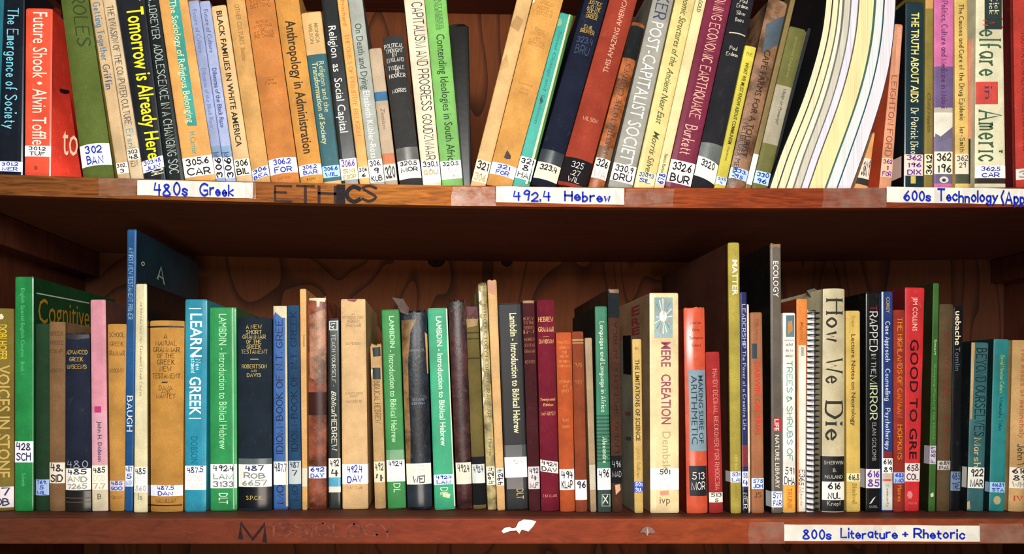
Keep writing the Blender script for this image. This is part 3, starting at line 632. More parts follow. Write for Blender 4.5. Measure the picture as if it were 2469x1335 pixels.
B('L', 307, 330, 553, 301, 321, 1228, '1a568c', 'gloss', 'very tall blue paperback with dark teal cover rising above its neighbours on the left',
  [T('A FIRST NEW TESTAMENT PRIMER', 598, 770, .46, -.1, '8fb4d4', 'S'), T('BAUGH', 955, 1040, .6, .0, 'd4e2ec', 's'), LB(1122, 1172, ['487', '5', ('BAUGH', '8090b8')], '34408a', 'c8d2e4')], side='0c3a48', depth=.19,
  sidetext=[('R', 'A', (378, 672), (396, 686), 36, '8fb09a', 's'), ('R', 'o', (338, 640), (347, 641), 16, 'c9d0b8', 'B')])
B('L', 328, 360, 684, 323, 357, 1236, 'd8cfa6', 'gloss', 'cream paperback in plastic wrap with black front cover, beside the tall blue book',
  [T('An Introductory New Testament Greek Course', 728, 955, .22, .05, '8a8464', 's'), LB(1125, 1186, ['485', ('DIG', FNT), ('860', 'a8a498')], '33343c', 'eae6da'), HT('Is', 1196, 14, .3, '6a6a60', 's')], side='15110f', depth=.13)
B('L', 358, 445, 773, 363, 441, 1230, 'bb8834', 'cloth', 'wide golden-brown hardback manual with stacked black lettering and dark rules',
  [HT(s, y, h, w, '2e2210', 's') for s, y, h, w in (('A', 811, 11, .1), ('MANUAL', 827, 11, .62), ('GRAMMAR', 843, 11, .78), ('OF THE', 858, 10, .5), ('GREEK', 873, 11, .52), ('NEW', 889, 11, .34), ('TESTAMENT', 906, 11, .82), ('DANA', 935, 10, .4), ('AND', 944, 6, .24), ('MANTEY', 954, 10, .56), ('MACMILLAN', 1205, 9, .6))] +
  [PG([(362, 786), (444, 786), (444, 790), (362, 790)], '2e2210', 'rule'), PG([(394, 920), (408, 920), (408, 923), (394, 923)], '2e2210', 'rule'), PG([(364, 1215), (440, 1215), (440, 1218), (364, 1218)], '2e2210', 'rule'), LB(1168, 1194, ['487.5', 'DAN'], BLU, 'd6d9e8', 0, 0, 'call_number_label', .6)])
B('L', 447, 500, 722, 446, 497, 1230, '1593ae', 'gloss', 'bright cyan-blue paperback with bold white capitals on learning Greek',
  [T('LEARN', 756, 860, .54, .05, 'eef4f0', 'B'), T('New', 866, 892, .22, .22, 'cfe6e6', 's'), T('Testament', 852, 900, .22, -.22, 'cfe6e6', 's'), T('GREEK', 908, 1000, .54, .0, 'eef4f0', 'B'), T('DOBSON', 1052, 1116, .34, -.1, '0b5f78', 'b'),
   PG([(456, 743), (486, 743), (486, 745), (456, 745)], 'd8eaea', 'rule'), PG([(456, 1007), (486, 1007), (486, 1009), (456, 1009)], 'd8eaea', 'rule'), LB(1122, 1180, ['487.5', ('DOB', FNT), ('5668', FNT)], '25306e', 'e8e6e0')], side='20a8c0')
B('L', 506, 570, 741, 508, 572, 1226, '1f9350', 'gloss', 'leaf-green paperback with white Hebrew-course lettering, beside the cyan-blue one',
  [T('LAMBDIN · Introduction to Biblical Hebrew'.replace('·', '-'), 757, 1082, .30, .0, 'a8dfb0', 'b'), LB(1118, 1176, ['492.4', ('LAM', '7a8a80'), ('3133', '6a6a70')], '30343c', 'e4e6e0'), T('DLT', 1188, 1214, .36, .0, 'cfe8cc', 'b'), PG([(560, 742), (563, 742), (566, 1226), (563, 1226)], '8fc79a', 'worn_crease')], side='1a7a3c')
B('L', 574, 656, 766, 576, 656, 1224, '1e2b38', 'cloth', 'wide navy hardback with small gold stacked lettering on grammar',
  [HT(s, y, h, w, 'c0ab62', 's') for s, y, h, w in (('A NEW', 788, 9, .46), ('SHORT', 801, 9, .46), ('GRAMMAR', 812, 9, .68), ('OF THE', 824, 9, .44), ('GREEK', 836, 9, .42), ('TESTAMENT', 848, 9, .78), ('ROBERTSON', 883, 9, .74), ('AND', 894, 5, .16), ('DAVIS', 904, 8, .42), ('S.P.C.K.', 1198, 9, .5))] +
  [PG([(606, 865), (626, 865), (626, 867), (606, 867)], 'c0ab62', 'rule'), BD(1104, 1120, '5a6a6c', 'gloss'), LB(1118, 1172, ['487', ('ROB', '7a7a78'), ('6657', '8a8a86')], '25305c', 'dcdcd8'), BD(1172, 1224, '101820', 'gloss')], wob=.0018)
B('L', 658, 692, 737, 660, 695, 1220, '2c62a4', 'paper', 'mid-blue idiom book with cream edge and torn cream top',
  [PG([(658, 737), (692, 737), (692, 766), (680, 766), (664, 752), (660, 762)], 'cfc6a2', 'torn_top'), PG([(688, 766), (694, 766), (696, 1220), (690, 1220)], 'cdbf8c', 'worn_edge'), T('IDIOM-BOOK OF N.T. GREE', 770, 1092, .44, -.12, '14244a', 's', True), T('MO', 1168, 1212, .44, -.1, '14244a', 's', True), LB(1112, 1168, ['487.7', ('', BK)], '3a3f52', 'd0d6d8', 0, 0, 'call_number_label', .95)])
B('L', 694, 722, 736, 697, 727, 1219, '234c70', 'cloth', 'darker faded-blue idiom book standing right of its mid-blue twin',
  [T('IDIOM-BOOK OF N.T. GREEK', 750, 1086, .5, .0, '101d36', 's', True), T('MO', 1170, 1205, .44, 0, '101d36', 's', True), LB(1110, 1166, ['487', '7', ('', BK)], '33384c', 'a9b4b4')])
B('L', 723, 738, 696, 729, 741, 1223, 'cf9e58', 'paper', 'thin plain tan booklet between the faded-blue book and the mottled brown one', [BD(1128, 1172, 'e0d4b8'), PG([(732, 806), (734, 806), (734, 836), (732, 836)], '6a5a38', 'staple')])
B('L', 743, 787, 718, 745, 787, 1217, '8c4a30', 'leather', 'mottled reddish-brown leather book with torn pale top',
  [PG([(746, 718), (786, 718), (784, 728), (772, 727), (771, 740), (765, 740), (764, 726), (746, 724)], 'e3cfae', 'torn_top'), BD(945, 1000, '3f1c1a', 'gloss'), PG([(746, 760), (784, 745), (786, 930), (748, 910)], 'a87a5c', 'rubbed_patch', 'leather'), LB(1124, 1152, ['692', 'DAY'], BLU, 'c9d4ee')], wob=.003)
B('L', 790, 818, 768, 793, 822, 1204, '1e2a28', 'gloss', 'short dark green-black teach-yourself paperback with white and blue foot',
  [PG([(794, 774), (814, 774), (814, 796), (794, 796)], 'd4d8d0', 'emblem_frame'), PG([(796, 776), (812, 776), (812, 794), (796, 794)], '3a4a48', 'emblem_field'), T('ty', 778, 793, .4, .05, 'd4d8d0', 's'), T('TEACH YOURSELF -', 806, 932, .3, 0, 'c4c8bc', 's'), T('Biblical', 942, 1000, .42, 0, 'd6d6c4', 'i'), T('HEBREW', 1002, 1086, .42, 0, 'd6d6c4', 's'),
   LB(1104, 1150, ['492', '4'], '2c2c30', 'd8d6c8'), BD(1150, 1172, '3aa2c4'), BD(1172, 1186, 'd8d6c8')], Y=.05)
B('L', 822, 881, 721, 826, 888, 1217, 'd0aa72', 'paper', 'thick cream-tan grammar in paper jacket with a blue-inked 492.4 label',
  [HT(s, y, h, w, '7d6648', 's') for s, y, h, w in (('AN', 757, 5, .12), ('INTRODUCTORY', 765, 6, .85), ('HEBREW', 774, 6, .5), ('GRAMMAR', 784, 7, .64), ('DAVIDSON', 828, 5, .6), ('TWENTY SIXTH', 948, 5, .7), ('EDITION', 955, 4, .3), ('MACEDNIE', 967, 6, .65), ('T. & T. CLARK', 1175, 6, .6))] +
  [PG([(836, 721), (862, 721), (856, 728), (842, 726)], '8c1c3c', 'torn_notch'), LB(1118, 1166, ['492.4', 'DAV'], BLU, 'f0efef', .01, 0, 'call_number_label', .66)])
B('L', 893, 919, 831, 904, 930, 1212, 'bf9c68', 'cloth', 'thin cream-tan worn book with dark patches and a white loose thread near its top',
  [PG([(898, 838), (917, 836), (918, 858), (900, 860)], '1f3236', 'worn_label'), PG([(898, 886), (917, 886), (918, 914), (900, 914)], '1f3236', 'worn_label'), PG([(890, 912), (884, 906), (894, 892), (903, 885), (898, 898)], 'eceadc', 'loose_thread'), T('BIBLICAL HEBREW', 918, 1020, .5, 0, '5a4630', 's'), LB(1112, 1162, ['492', '4'], '4a4a48', 'd9cbac')], wob=.002)
B('L', 920, 963, 746, 935, 979, 1214, '248a3e', 'paper', 'green course paperback left of the ragged dark book',
  [T('LAMBDIN', 762, 838, .28, .1, 'a3d9a4', 'B'), T('- Introduction to Biblical Hebrew', 844, 1066, .34, .0, 'b4e2b0', 'b'), BD(1084, 1110, '63a070', 'gloss'), LB(1108, 1160, ['492.4', ('LAM', FNT), ('6762', FNT)], '2a2a30', 'e2e4da'), T('DL', 1164, 1186, .4, .1, 'b4e2b0', 'b')])
B('L', 965, 1029, 751, 983, 1042, 1220, '152230', 'leather', 'ragged dark navy book with its spine torn to show tan boards',
  [PG([(968, 772), (1004, 770), (990, 800), (984, 870), (986, 960), (990, 1040), (990, 1120), (978, 1120), (974, 960)], '8c6a3a', 'bared_spine', 'leather'), PG([(1024, 800), (1030, 806), (1034, 900), (1030, 900)], 'b98a4c', 'bared_spine'), HT('WEINGREEN', 845, 5, .55, '8a94a0', 's', .15), HT('SECOND', 963, 5, .45, '8a94a0', 's', .15), HT('EDITION', 972, 5, .5, '8a94a0', 's', .15),
   LB(1116, 1166, [('A GR', FNT), 'WEI'], '4a4e50', 'dcdacb', 0, 0, 'call_number_label', .55), BD(1166, 1220, '26323c', 'gloss')], wob=.004)
B('L', 1031, 1078, 743, 1048, 1098, 1220, '16a678', 'paper', 'bright mint-green course paperback with white edges right of the ragged dark book',
  [T('LAMBDIN - Introduction to Biblical Hebrew', 763, 1074, .28, .1, 'd6ecd0', 'B'), PG([(1075, 744), (1079, 744), (1099, 1219), (1095, 1219)], 'dfe4c4', 'worn_edge'), LB(1143, 1167, ['492.4', 'LAM'], BLU, 'c9e0e4'), T('DL', 1174, 1192, .4, 0, 'c8e8c0', 'b'), PG([(1066, 1186), (1086, 1190), (1084, 1200), (1068, 1197)], 'cfd8a0', 'sticker_remnant')], side='c9c28e')
B('L', 1080, 1122, 727, 1103, 1139, 1218, '4a2626', 'leather', 'worn maroon-brown leather book with frayed top beside the mint-green paperback',
  [LB(1114, 1166, ['492.4', ('', BK)], '4a4a46', 'cfcab8'), PG([(1082, 728), (1120, 728), (1121, 752), (1084, 748)], '3b2c20', 'frayed_cap', 'leather')], wob=.004)
B('L', 1124, 1153, 768, 1141, 1172, 1216, '6d6030', 'cloth', 'drab olive book with curled torn top and dark foot',
  [PG([(1124, 768), (1156, 768), (1150, 785), (1126, 790)], 'a8875a', 'torn_cap'), BD(800, 804, '4a4020'), BD(815, 818, '4a4020'), BD(862, 865, '4a4020'), BD(1100, 1120, '23262c'), BD(1163, 1216, '16181c'), LB(1118, 1164, ['492.4', ('', BK)], '3a3f60', 'c2c8c4')], wob=.003)
B('L', 1153, 1173, 686, 1176, 1197, 1220, 'b3a36c', 'leather', 'pale crinkled water-damaged grammar with sideways lettering',
  [T('INTRODUCTORY HEBREW GRAMMAR', 735, 1005, .36, .2, '4a4a30', 's'), T('Harris', 1058, 1098, .36, .2, '5a5838', 's'), LB(1124, 1168, ['492.4'], '22242c', 'dcd6c0', 0, 1)] +
  [PG([(1154+i*.6+random.uniform(-1, 0), 700+i*32), (1160+i*.6+random.uniform(0, 4), 706+i*32), (1161+i*.6, 722+i*32), (1155+i*.6, 728+i*32)], 'e4e0c4', 'crinkled_edge') for i in range(12)], wob=.004)
B('L', 1175, 1197, 675, 1199, 1218, 1224, 'd0a462', 'paper', 'thin tan booklet taller than its neighbours, left of the black course book',
  [PG([(1176, 678), (1196, 680), (1196, 712), (1178, 705)], 'c48a68', 'stain'), LB(1128, 1170, ['492.4'], '28283c', 'd8d4c8', 0, 1)], wob=.001)
B('L', 1200, 1257, 731, 1221, 1274, 1224, '14181c', 'paper', 'black course paperback with cream lettering and a blank pale label',
  [T('Lambdin - Introduction to Biblical Hebrew', 755, 1044, .30, .25, 'e8dfa8', 'B'), BD(1072, 1102, '454c50', 'gloss'), LB(1101, 1150, [], BK, 'd8dad6'), HT('492.4', 1112, 9, .6, 'b8bab8', 'h'), T('DLT', 1178, 1202, .34, .3, 'b8a24a', 'b'), BD(1150, 1178, '23282c', 'gloss')])
B('L', 1259, 1288, 724, 1276, 1303, 1226, '4c1e24', 'cloth', 'worn dark maroon book with faded gold lettering and pale top, left of the crimson one',
  [PG([(1260, 724), (1287, 724), (1287, 731), (1261, 731)], 'a07c5c', 'worn_top')] + [HT(s, y, 7, .85, '9c6444', 's') for s, y in (('KEY', 768), ('TO THE', 778), ('EXERCISES', 790), ('IN', 800), ('HEBREW', 818), ('SYNTAX', 832), ('GRAMMAR', 846), ('KENNEDY', 872))] + [LB(1124, 1178, ['492', '4', 'M.F'], '3a4058', 'c4bcba')])
B('L', 1294, 1337, 723, 1305, 1348, 1226, '76142e', 'cloth', 'crimson hardback grammar with bright gold stacked lettering',
  [HT('HEBREW', 770, 11, .84, 'e0bc6c', 's'), HT('GRAMMAR', 794, 11, .88, 'e0bc6c', 's'), HT('DAVIDSON', 823, 9, .84, 'd8b468', 's'), HT('Twenty-ninth', 962, 7, .85, 'd8b468', 'i'), HT('Edition', 975, 7, .6, 'd8b468', 'i'), HT('McFADYEN', 996, 8, .8, 'd8b468', 's'), HT('_', 808, 8, .4, 'd8b468', 's'), LB(1110, 1138, ['492.4', 'DAV'], '1c1c22', 'd8cfca', 0, 0, 'call_number_label', .95, -.08), HT('T.&T.CLARK', 1194, 6, .8, 'c98a7a', 's')])
B('L', 1339, 1378, 801, 1351, 1386, 1230, 'b8541e', 'cloth', 'orange hardback with faint gold stacked lettering beside the crimson grammar',
  [HT(s, y, 6, w, 'd98a4c', 's') for s, y, w in (('PRACTICAL', 825, .8), ('HEBREW', 838, .6), ('FOR', 849, .3), ('THE USE', 859, .6), ('OF BIBLE', 871, .7), ('CHRISTIANS', 882, .8), ('LITERARY', 920, .75), ('AND', 930, .3), ('NOTES', 942, .5), ('BLACK', 1012, .4), ('CHURCHES', 1028, .5))] + [LB(1130, 1180, ['494', 'KLAP'], '2c2c30', 'e2dcd6')])
B('L', 1379, 1406, 799, 1388, 1416, 1231, '8f4422', 'cloth', 'rust-brown hardback with a 96 label low on its spine',
  [BD(817, 822, 'b98a5c'), BD(825, 828, 'b98a5c'), HT('VI', 880, 9, .5, 'b87848', 's'), HT('VEY', 920, 7, .6, 'b87848', 's'), LB(1156, 1204, ['96', ('', BK)], '30303a', 'dcd6d6')])
B('L', 1410, 1427, 814, 1424, 1438, 1232, 'a58a66', 'paper', 'thin beige booklet left of the green languages book', [BD(1120, 1180, 'c4bca8')])
B('L', 1434, 1463, 738, 1441, 1474, 1233, '23795a', 'paper', 'green book with white lettering on languages and a patterned lower half, its dark cover showing',
  [T('Languages and Language in Africa', 776, 993, .34, .1, 'cfe6c8', 's'), T('Alexandre', 1054, 1116, .34, .2, 'cfe6c8', 's'), BD(1130, 1233, '24403a')] + [BD(1000+i*9, 1004+i*9, '12503e') for i in range(13)] +
  [LB(1128, 1180, ['496', ('669', FNT)], BK, 'e0e0dc'), PG([(1450, 1190), (1471, 1190), (1471, 1220), (1450, 1220)], '9aa89c', 'emblem_frame'), PG([(1452, 1192), (1469, 1192), (1469, 1218), (1452, 1218)], '24403a', 'emblem_field'), T('X', 1194, 1214, .36, .12, 'c9d0c4', 's')], side='0f2620', depth=.12)
B('L', 1465, 1492, 697, 1476, 1501, 1232, '4f3020', 'cloth', 'tall dark brown book with chipped foot, right of the green languages book',
  [BD(697, 766, '232a2c'), T('LIVING SPEECH IN AFRICA', 775, 1090, .34, .1, '1f120c', 's', True), PG([(1466, 697), (1492, 697), (1492, 707), (1470, 706)], '8a6a4c', 'chipped_top'), BD(1098, 1164, '1c1c20'), HT('496', 1118, 14, .8, 'a8acb0', 'n'), HT('MAD', 1142, 13, .85, 'a8acb0', 'n'), PG([(1482, 1168), (1494, 1166), (1496, 1180), (1484, 1192)], 'c9a078', 'chipped_foot')], wob=.002)
B('L', 1524, 1546, 817, 1530, 1551, 1236, 'c8a654', 'paper', 'thin golden book on science with grey front cover turned to the left',
  [HT('BY', 840, 6, .4, '5a4a20', 's'), T('THE LIMITATIONS OF SCIENCE', 866, 1062, .5, 0, '3a2e14', 'B'), T('J.W.N. Sullivan', 1078, 1150, .36, 0, '7a6432', 'n'), LB(1161, 1186, ['501', 'SUL'], 'e8ecf8', '2a4ab8')], side='a09a84', depth=.10, sidetext=[('Lf', '', (1504, 900), (1523, 903), 92, '1c1a18', 'b'), ('Lf', 'RRRRR', (1507, 1000), (1520, 1002), 9, '8c2c2c', 'B'), ('Lf', 'RRRR', (1507, 1060), (1520, 1062), 9, '4a2c2c', 'B')])
B('L', 1566, 1635, 706, 1568, 1637, 1237, 'e6cf9c', 'gloss', 'thick cream paperback on creation with a starburst picture and purple-brown capitals',
  [PG([(1577, 717), (1621, 717), (1621, 814), (1577, 814)], '8fa8a8', 'starburst_picture')] +
  [PG([(1598, 766), (1598+22*math.cos(a*.39)-1.5*math.sin(a*.39), 762+42*math.sin(a*.39)+1.5*math.cos(a*.39)), (1598+22*math.cos(a*.39)+1.5*math.sin(a*.39), 762+42*math.sin(a*.39)-1.5*math.cos(a*.39))], ('d8e8dc', 'c98a6a', '4a8a98', 'e8dcc0')[a % 4], 'ray') for a in range(16)] +
  [PG([(1598+9*math.cos(a*.52), 762+14*math.sin(a*.52)) for a in range(12)], 'eef2e2', 'bright_centre'), T('MERE', 824, 884, .34, .12, '8a4a5c', 'B'), T('CREATION', 902, 1022, .34, .12, '8a4a5c', 'B'), T('Dembski', 1040, 1136, .3, .14, 'a89470', 'l'), LB(1128, 1180, ['501', ('LXM', FNT), ('6795', FNT)], '22242a', 'f2ece0', 0, 0, 'call_number_label', .42), HT('ivp', 1204, 18, .36, '5a4a3c', 'l'), HT('~', 1190, 4, .3, 'c96a4c', 's'), PG([(1590, 1183), (1612, 1181), (1612, 1192), (1592, 1194)], 'd9967c', 'publisher_mark')],
  side='c2a074', depth=.14, sidetext=[('Lf', 'E', (1524, 762), (1544, 755), 22, 'b0384a', 'B'), ('Lf', 'R', (1524, 786), (1544, 780), 18, 'b0384a', 'B'), ('Lf', 'E', (1524, 808), (1544, 803), 18, 'b0384a', 'B'), ('Lf', '', (1526, 838), (1540, 836), 6, 'b0384a', 'B')])
B('L', 1648, 1698, 742, 1656, 1706, 1238, 'd2552e', 'gloss', 'orange-red arithmetic textbook with a pale blue panel and a black 513 label',
  [HT('Morton', 778, 7, .5, '6a2416', 's', .1), HT('Gray', 795, 7, .35, '6a2416', 's', .1), HT('Springstun', 814, 7, .65, '6a2416', 's', .1), HT('Schorf', 832, 7, .45, '6a2416', 's', .1), PG([(1658, 892), (1699, 892), (1703, 1086), (1662, 1086)], '7d98a4', 'blue_panel'), T('MAKING SURE OF', 905, 1068, .24, .45, '2c3442', 'B'), T('ARITHMETIC', 905, 1070, .28, -.2, '2c3442', 'b'),
   PG([(1660, 1122), (1703, 1122), (1704, 1194), (1662, 1194)], '20242e', 'black_label'), HT('513', 1146, 16, .6, 'e6e4de', 'n', .1), HT('MOR', 1170, 18, .65, 'e6e4de', 'n', .1)], side='7c2014', round=True, wob=.001)
B('L', 1701, 1734, 848, 1710, 1743, 1236, 'a82a2a', 'cloth', 'short red book of reckoning tables beside the orange-red textbook',
  [T('HANDY DECIMAL RECKONER FOR RHODESIA', 890, 1180, .32, .2, 'd08c80', 's'), LB(1186, 1210, ['513', '5'], '24242a', 'e0d9cc')])
B('L', 1755, 1782, 585, 1762, 1787, 1238, 'a89a38', 'cloth', 'very tall yellow-green science volume with a wide brown cover facing left',
  [T('MATTER', 627, 712, .5, .12, 'f0ead0', 'B'), T('LIFE SCI', 1096, 1130, .26, .0, 'c8bc78', 'b'), LB(1136, 1162, ['531', 'LAI'], BLU, 'dfe6ee', .012), T('LIBRARY', 1165, 1200, .22, .0, '8a7c28', 'b')], side='4a2414', depth=.215)
B('L', 1784, 1800, 704, 1790, 1804, 1236, '2e3468', 'gloss', 'thin purple-blue paperback on leadership leaning on the tall yellow-green volume',
  [T('LEADERSHIP', 734, 840, .5, 0, 'c0c0d8', 's'), T('The Power of a Creative Life', 846, 1036, .46, 0, 'b0b0cc', 's'), BD(1072, 1124, '8a3040'), LB(1136, 1172, ['158', '4'], BLU, 'e0e4ee'), BD(1180, 1236, '1c1a26'), T('NER', 1188, 1226, .6, 0, 'd0d0d8', 's')])
B('L', 1801, 1806, 733, 1805, 1809, 1235, 'ddd2b4', 'paper', 'very thin white pamphlet between the leadership paperback and the tan book', [])
B('L', 1808, 1837, 753, 1812, 1842, 1235, 'a4683c', 'paper', 'tan-brown paperback with red condensed capitals on a trial',
  [T('Phillip Johnson', 770, 820, .24, .1, '8a4a2c', 's'), PG([(1812, 828), (1824, 828), (1824, 864), (1812, 864)], '33404c', 'small_picture'), T('DARWIN ON TRIAL', 872, 1052, .44, .1, 'c8302a', 'B'), LB(1152, 1178, ['575', 'JOH'], BLU, 'c2d4e4'), HT('JS', 1192, 12, .6, '4a281c', 's')], Y=.03)
B('L', 1856, 1882, 588, 1860, 1886, 1238, '6a6258', 'gloss', 'very tall grey-brown ecology volume in plastic wrap with pale capitals',
  [T('ECOLOGY', 630, 716, .5, 0, 'f0ece0', 'b'), PG([(1862, 1008), (1884, 1008), (1884, 1040), (1862, 1040)], 'c42c2e', 'red_panel'), T('LIFE', 1010, 1038, .4, 0, 'f4ece0', 'B'), T('NATURE LIBRARY', 1048, 1176, .4, .05, 'd8d4c8', 'b'), PG([(1857, 588), (1882, 588), (1880, 598), (1868, 595), (1858, 601)], '8a6a50', 'worn_top'), LB(1184, 1222, ['577', 'FAR'], BLU, 'dfe8ee', .012)], side='1c1a16', depth=.215, wob=.001)
B('L', 1887, 1917, 754, 1888, 1918, 1234, 'eceae0', 'gloss', 'glossy white field guide with green letters and a yellow foot',
  [PG([(1894, 760), (1914, 760), (1914, 812), (1894, 812)], '5f7f8c', 'small_picture'), PG([(1898, 776), (1908, 772), (1910, 796), (1899, 806)], 'c98a3c', 'small_picture_bird'), HT('eld', 830, 6, .5, '6a6a66', 's'), HT('de to', 844, 6, .6, '6a6a66', 's'), HT('mmon', 857, 6, .6, '6a6a66', 's'), PG([(1890, 819), (1914, 819), (1914, 821), (1890, 821)], 'a8a8a0', 'rule'), T('TREES & SHRUBS OF', 870, 1110, .42, 0, '2f8066', 'n'), BD(1168, 1234, 'e8a82c'), T('TRUNK', 1176, 1226, .4, 0, 'c25a20', 'b'), HT('591', 1134, 16, .7, '2c3044', 'h'), HT('DHA', 1158, 16, .8, '2c3044', 'h')])
B('L', 1920, 1946, 720, 1922, 1942, 1233, 'd9822a', 'gloss', 'narrow orange and white book between the white guide and the spiral notebook',
  [T('Mayton', 775, 818, .3, 0, 'a85a20', 'i'), PG([(1924, 832), (1942, 832), (1941, 1232), (1925, 1232)], 'e8e0d0', 'white_panel'), PG([(1930, 836), (1938, 836), (1938, 858), (1930, 858)], 'b8b0a4', 'small_mark'), T('E365 M', 1132, 1186, .55, 0, '3a3a44', 'h'), T('murder', 1190, 1222, .36, 0, 'b0884c', 's')], side='8a3e1c')
B('L', 1984, 2036, 696, 1981, 2035, 1231, 'c4b892', 'paper', 'thick beige book with large thin black lettering and black foot beside spiral notebook',
  [T('How', 724, 826, .72, .0, '2c2c26', 'S'), T('We', 866, 926, .72, .0, '2c2c26', 'S'), T('Die', 970, 1064, .72, .0, '2c2c26', 'S'), BD(1099, 1231, '16181a'), HT('SHERWIN', 1114, 9, .86, 'b0b0a4', 'b'), HT('B.', 1132, 9, .16, 'b0b0a4', 'b'), HT('NULAND', 1148, 9, .8, 'b0b0a4', 'b'), LB(1160, 1204, ['616', 'NUL'], '26282c', 'dcdad0', 0, 0, 'call_number_label', .62), HT('Knopf', 1212, 10, .6, 'a8a898', 's')], round=True)
B('L', 2039, 2073, 749, 2041, 2074, 1230, 'd0b04e', 'paper', 'plain yellow book of lecture notes with bold dark lettering',
  [T('Draper', 762, 790, .2, .0, '8a7430', 's'), T('Lecture Notes on Neurology', 806, 1026, .3, .0, '3f3c1c', 'B'), LB(1140, 1160, ['616.8'], '3a3a34', 'd8cfa0'), T('Blackwell', 1166, 1214, .3, .1, '7a7434', 's')])
B('L', 2087, 2122, 705, 2087, 2122, 1229, '15181a', 'gloss', 'black book with silvery capitals ending in green, beside the yellow lecture notes',
  [T('T', 737, 750, .44, .0, '7a1c24', 's'), T('RAPPED', 752, 848, .5, .0, 'c0c0bc', 's'), T('IN THE', 854, 902, .3, .0, 'a8a8a4', 's'), T('MIRROR', 906, 1012, .48, .0, 'b4c09c', 's'), T('ELAN GOLOMB', 1018, 1110, .3, .1, '8a8a88', 'b'), LB(1130, 1176, ['616', '85'], PUR, 'c9c6c6', .01), PG([(2094, 1214), (2104, 1200), (2110, 1196), (2100, 1212)], 'd8d8d0', 'quill_mark'), HT('QUILL', 1220, 6, .6, '9a9a98', 'b')], side='0c0f12')
B('L', 2125, 2152, 703, 2126, 2152, 1229, '26407c', 'gloss', 'royal blue book with white lettering on counselling and a white foot',
  [T('COREY', 716, 754, .3, .05, 'c9a848', 'b'), T('Case Approach', 776, 872, .4, 0, 'd4dae4', 's'), T('Counseling', 890, 966, .4, 0, 'd4dae4', 's'), T('Psychotherapy', 984, 1084, .4, 0, 'd4dae4', 's'), PG([(2125, 703), (2128, 703), (2128, 1229), (2126, 1229)], 'c8d0d4', 'white_edge'), BD(1088, 1104, '8a2c34'), LB(1104, 1140, ['616', '89'], '2c2c30', 'e6e4da'), BD(1140, 1156, 'd9bfa8'), PG([(2127, 1154), (2148, 1154), (2148, 1159), (2127, 1159)], 'd8644c', 'orange_line'), BD(1156, 1229, 'd6d4c8'), T('Community', 1168, 1222, .22, 0, '6a7a74', 's')])
B('L', 2154, 2181, 747, 2154, 2180, 1229, '96301c', 'cloth', 'rust-red book with orange-gold capitals, left of the bright red business book',
  [T('THE HIGHLANDS OF CANAAN', 766, 1006, .4, 0, 'cf8420', 's'), T('HOPKINS', 1024, 1108, .4, 0, 'cf8420', 's'), LB(1138, 1164, ['685', 'MO'], BLU, '8fa6d0'), T('Mannes', 1168, 1208, .4, 0, 'c87a20', 'b')])
B('L', 2182, 2229, 693, 2181, 2215, 1228, 'c4141e', 'paper', 'bright red business book with large black capitals running down the spine',
  [T('JIM COLLINS', 716, 798, .26, .0, 'e8b8a8', 'b'), T('GOOD TO GRE', 818, 1106, .48, .0, '2a0c10', 'B'), LB(1116, 1160, ['658', 'COL'], '3c4048', 'd4c4c0'), PG([(2192+7*math.cos(a), 1192+10*math.sin(a)) for a in range(6)], 'd88480', 'publisher_mark'), HT('COLLINS', 1212, 5, .6, 'd88480', 's')], side='6c0e14')
B('L', 2250, 2264, 682, 2238, 2254, 1229, '3a6a2c', 'gloss', 'thin tall green paperback with small label, right of the bright red book',
  [T('Smart', 818, 856, .4, .0, 'b0c89c', 'b'), T('Keeping Poultry for Profit', 880, 1060, .3, .0, '5f9a50', 's'), LB(1074, 1118, ['F 859'], '4a5066', 'b0a8b4', .008, 1), PG([(2242, 1190), (2249, 1186), (2250, 1196), (2243, 1198)], 'c4ccb4', 'small_mark')], side='2f3016', depth=.15)
B('L', 2265, 2298, 733, 2258, 2289, 1227, '5c4a30', 'cloth', 'olive-brown book with dim red lettering in the shade at the right',
  [T('A PRACTICAL GUIDE TO WOODTURNER', 800, 1108, .34, 0, '6a2c20', 's'), LB(1110, 1132, ['684', 'PAL'], '30303c', 'a8a298')])
B('L', 2299, 2322, 738, 2290, 2314, 1224, '0c1016', 'gloss', 'black book with large cream lettering near its top, in the shade at the right',
  [T('uebache', 750, 832, .6, -.1, 'd6ceb0', 'B'), T('Tomlin', 836, 894, .5, -.1, '5a6470', 'b'), LB(1136, 1182, ['685', 'TRE'], '2c3a6a', '5f7288')])
B('L', 2342, 2383, 825, 2331, 2370, 1228, '30666a', 'paper', 'blue-teal book with black condensed capitals after the dark gap at the right',
  [T('BEYOND OURSELVES', 840, 1052, .56, .15, '132428', 's'), T('Marsh', 1056, 1126, .4, .0, 'b8a878', 's'), PG([(2342, 826), (2349, 826), (2342, 1010), (2338, 1010)], 'b89458', 'worn_edge'), LB(1126, 1176, ['922', 'MAR'], '2c2c2c', 'c8c8c0', .008), PG([(2330, 1210), (2336, 1206), (2338, 1226), (2331, 1227)], 'b8a070', 'worn_corner')], side='10181c')
B('L', 2396, 2433, 817, 2384, 2421, 1228, '148080', 'paper', 'teal paperback with thin yellow lettering and an oval emblem near its foot',
  [T('David Winston Cohen', 856, 946, .24, .1, 'a8b46a', 's'), T('Womunafu Tides', 958, 1038, .22, .1, '0c3f48', 's'), LB(1162, 1186, ['616.89', 'STA'], BLU, '8fb4cc', .006), PG([(2402+9*math.cos(a*.7), 1205+11*math.sin(a*.7)) for a in range(9)], 'b0a070', 'oval_emblem')], side='0a2c30')
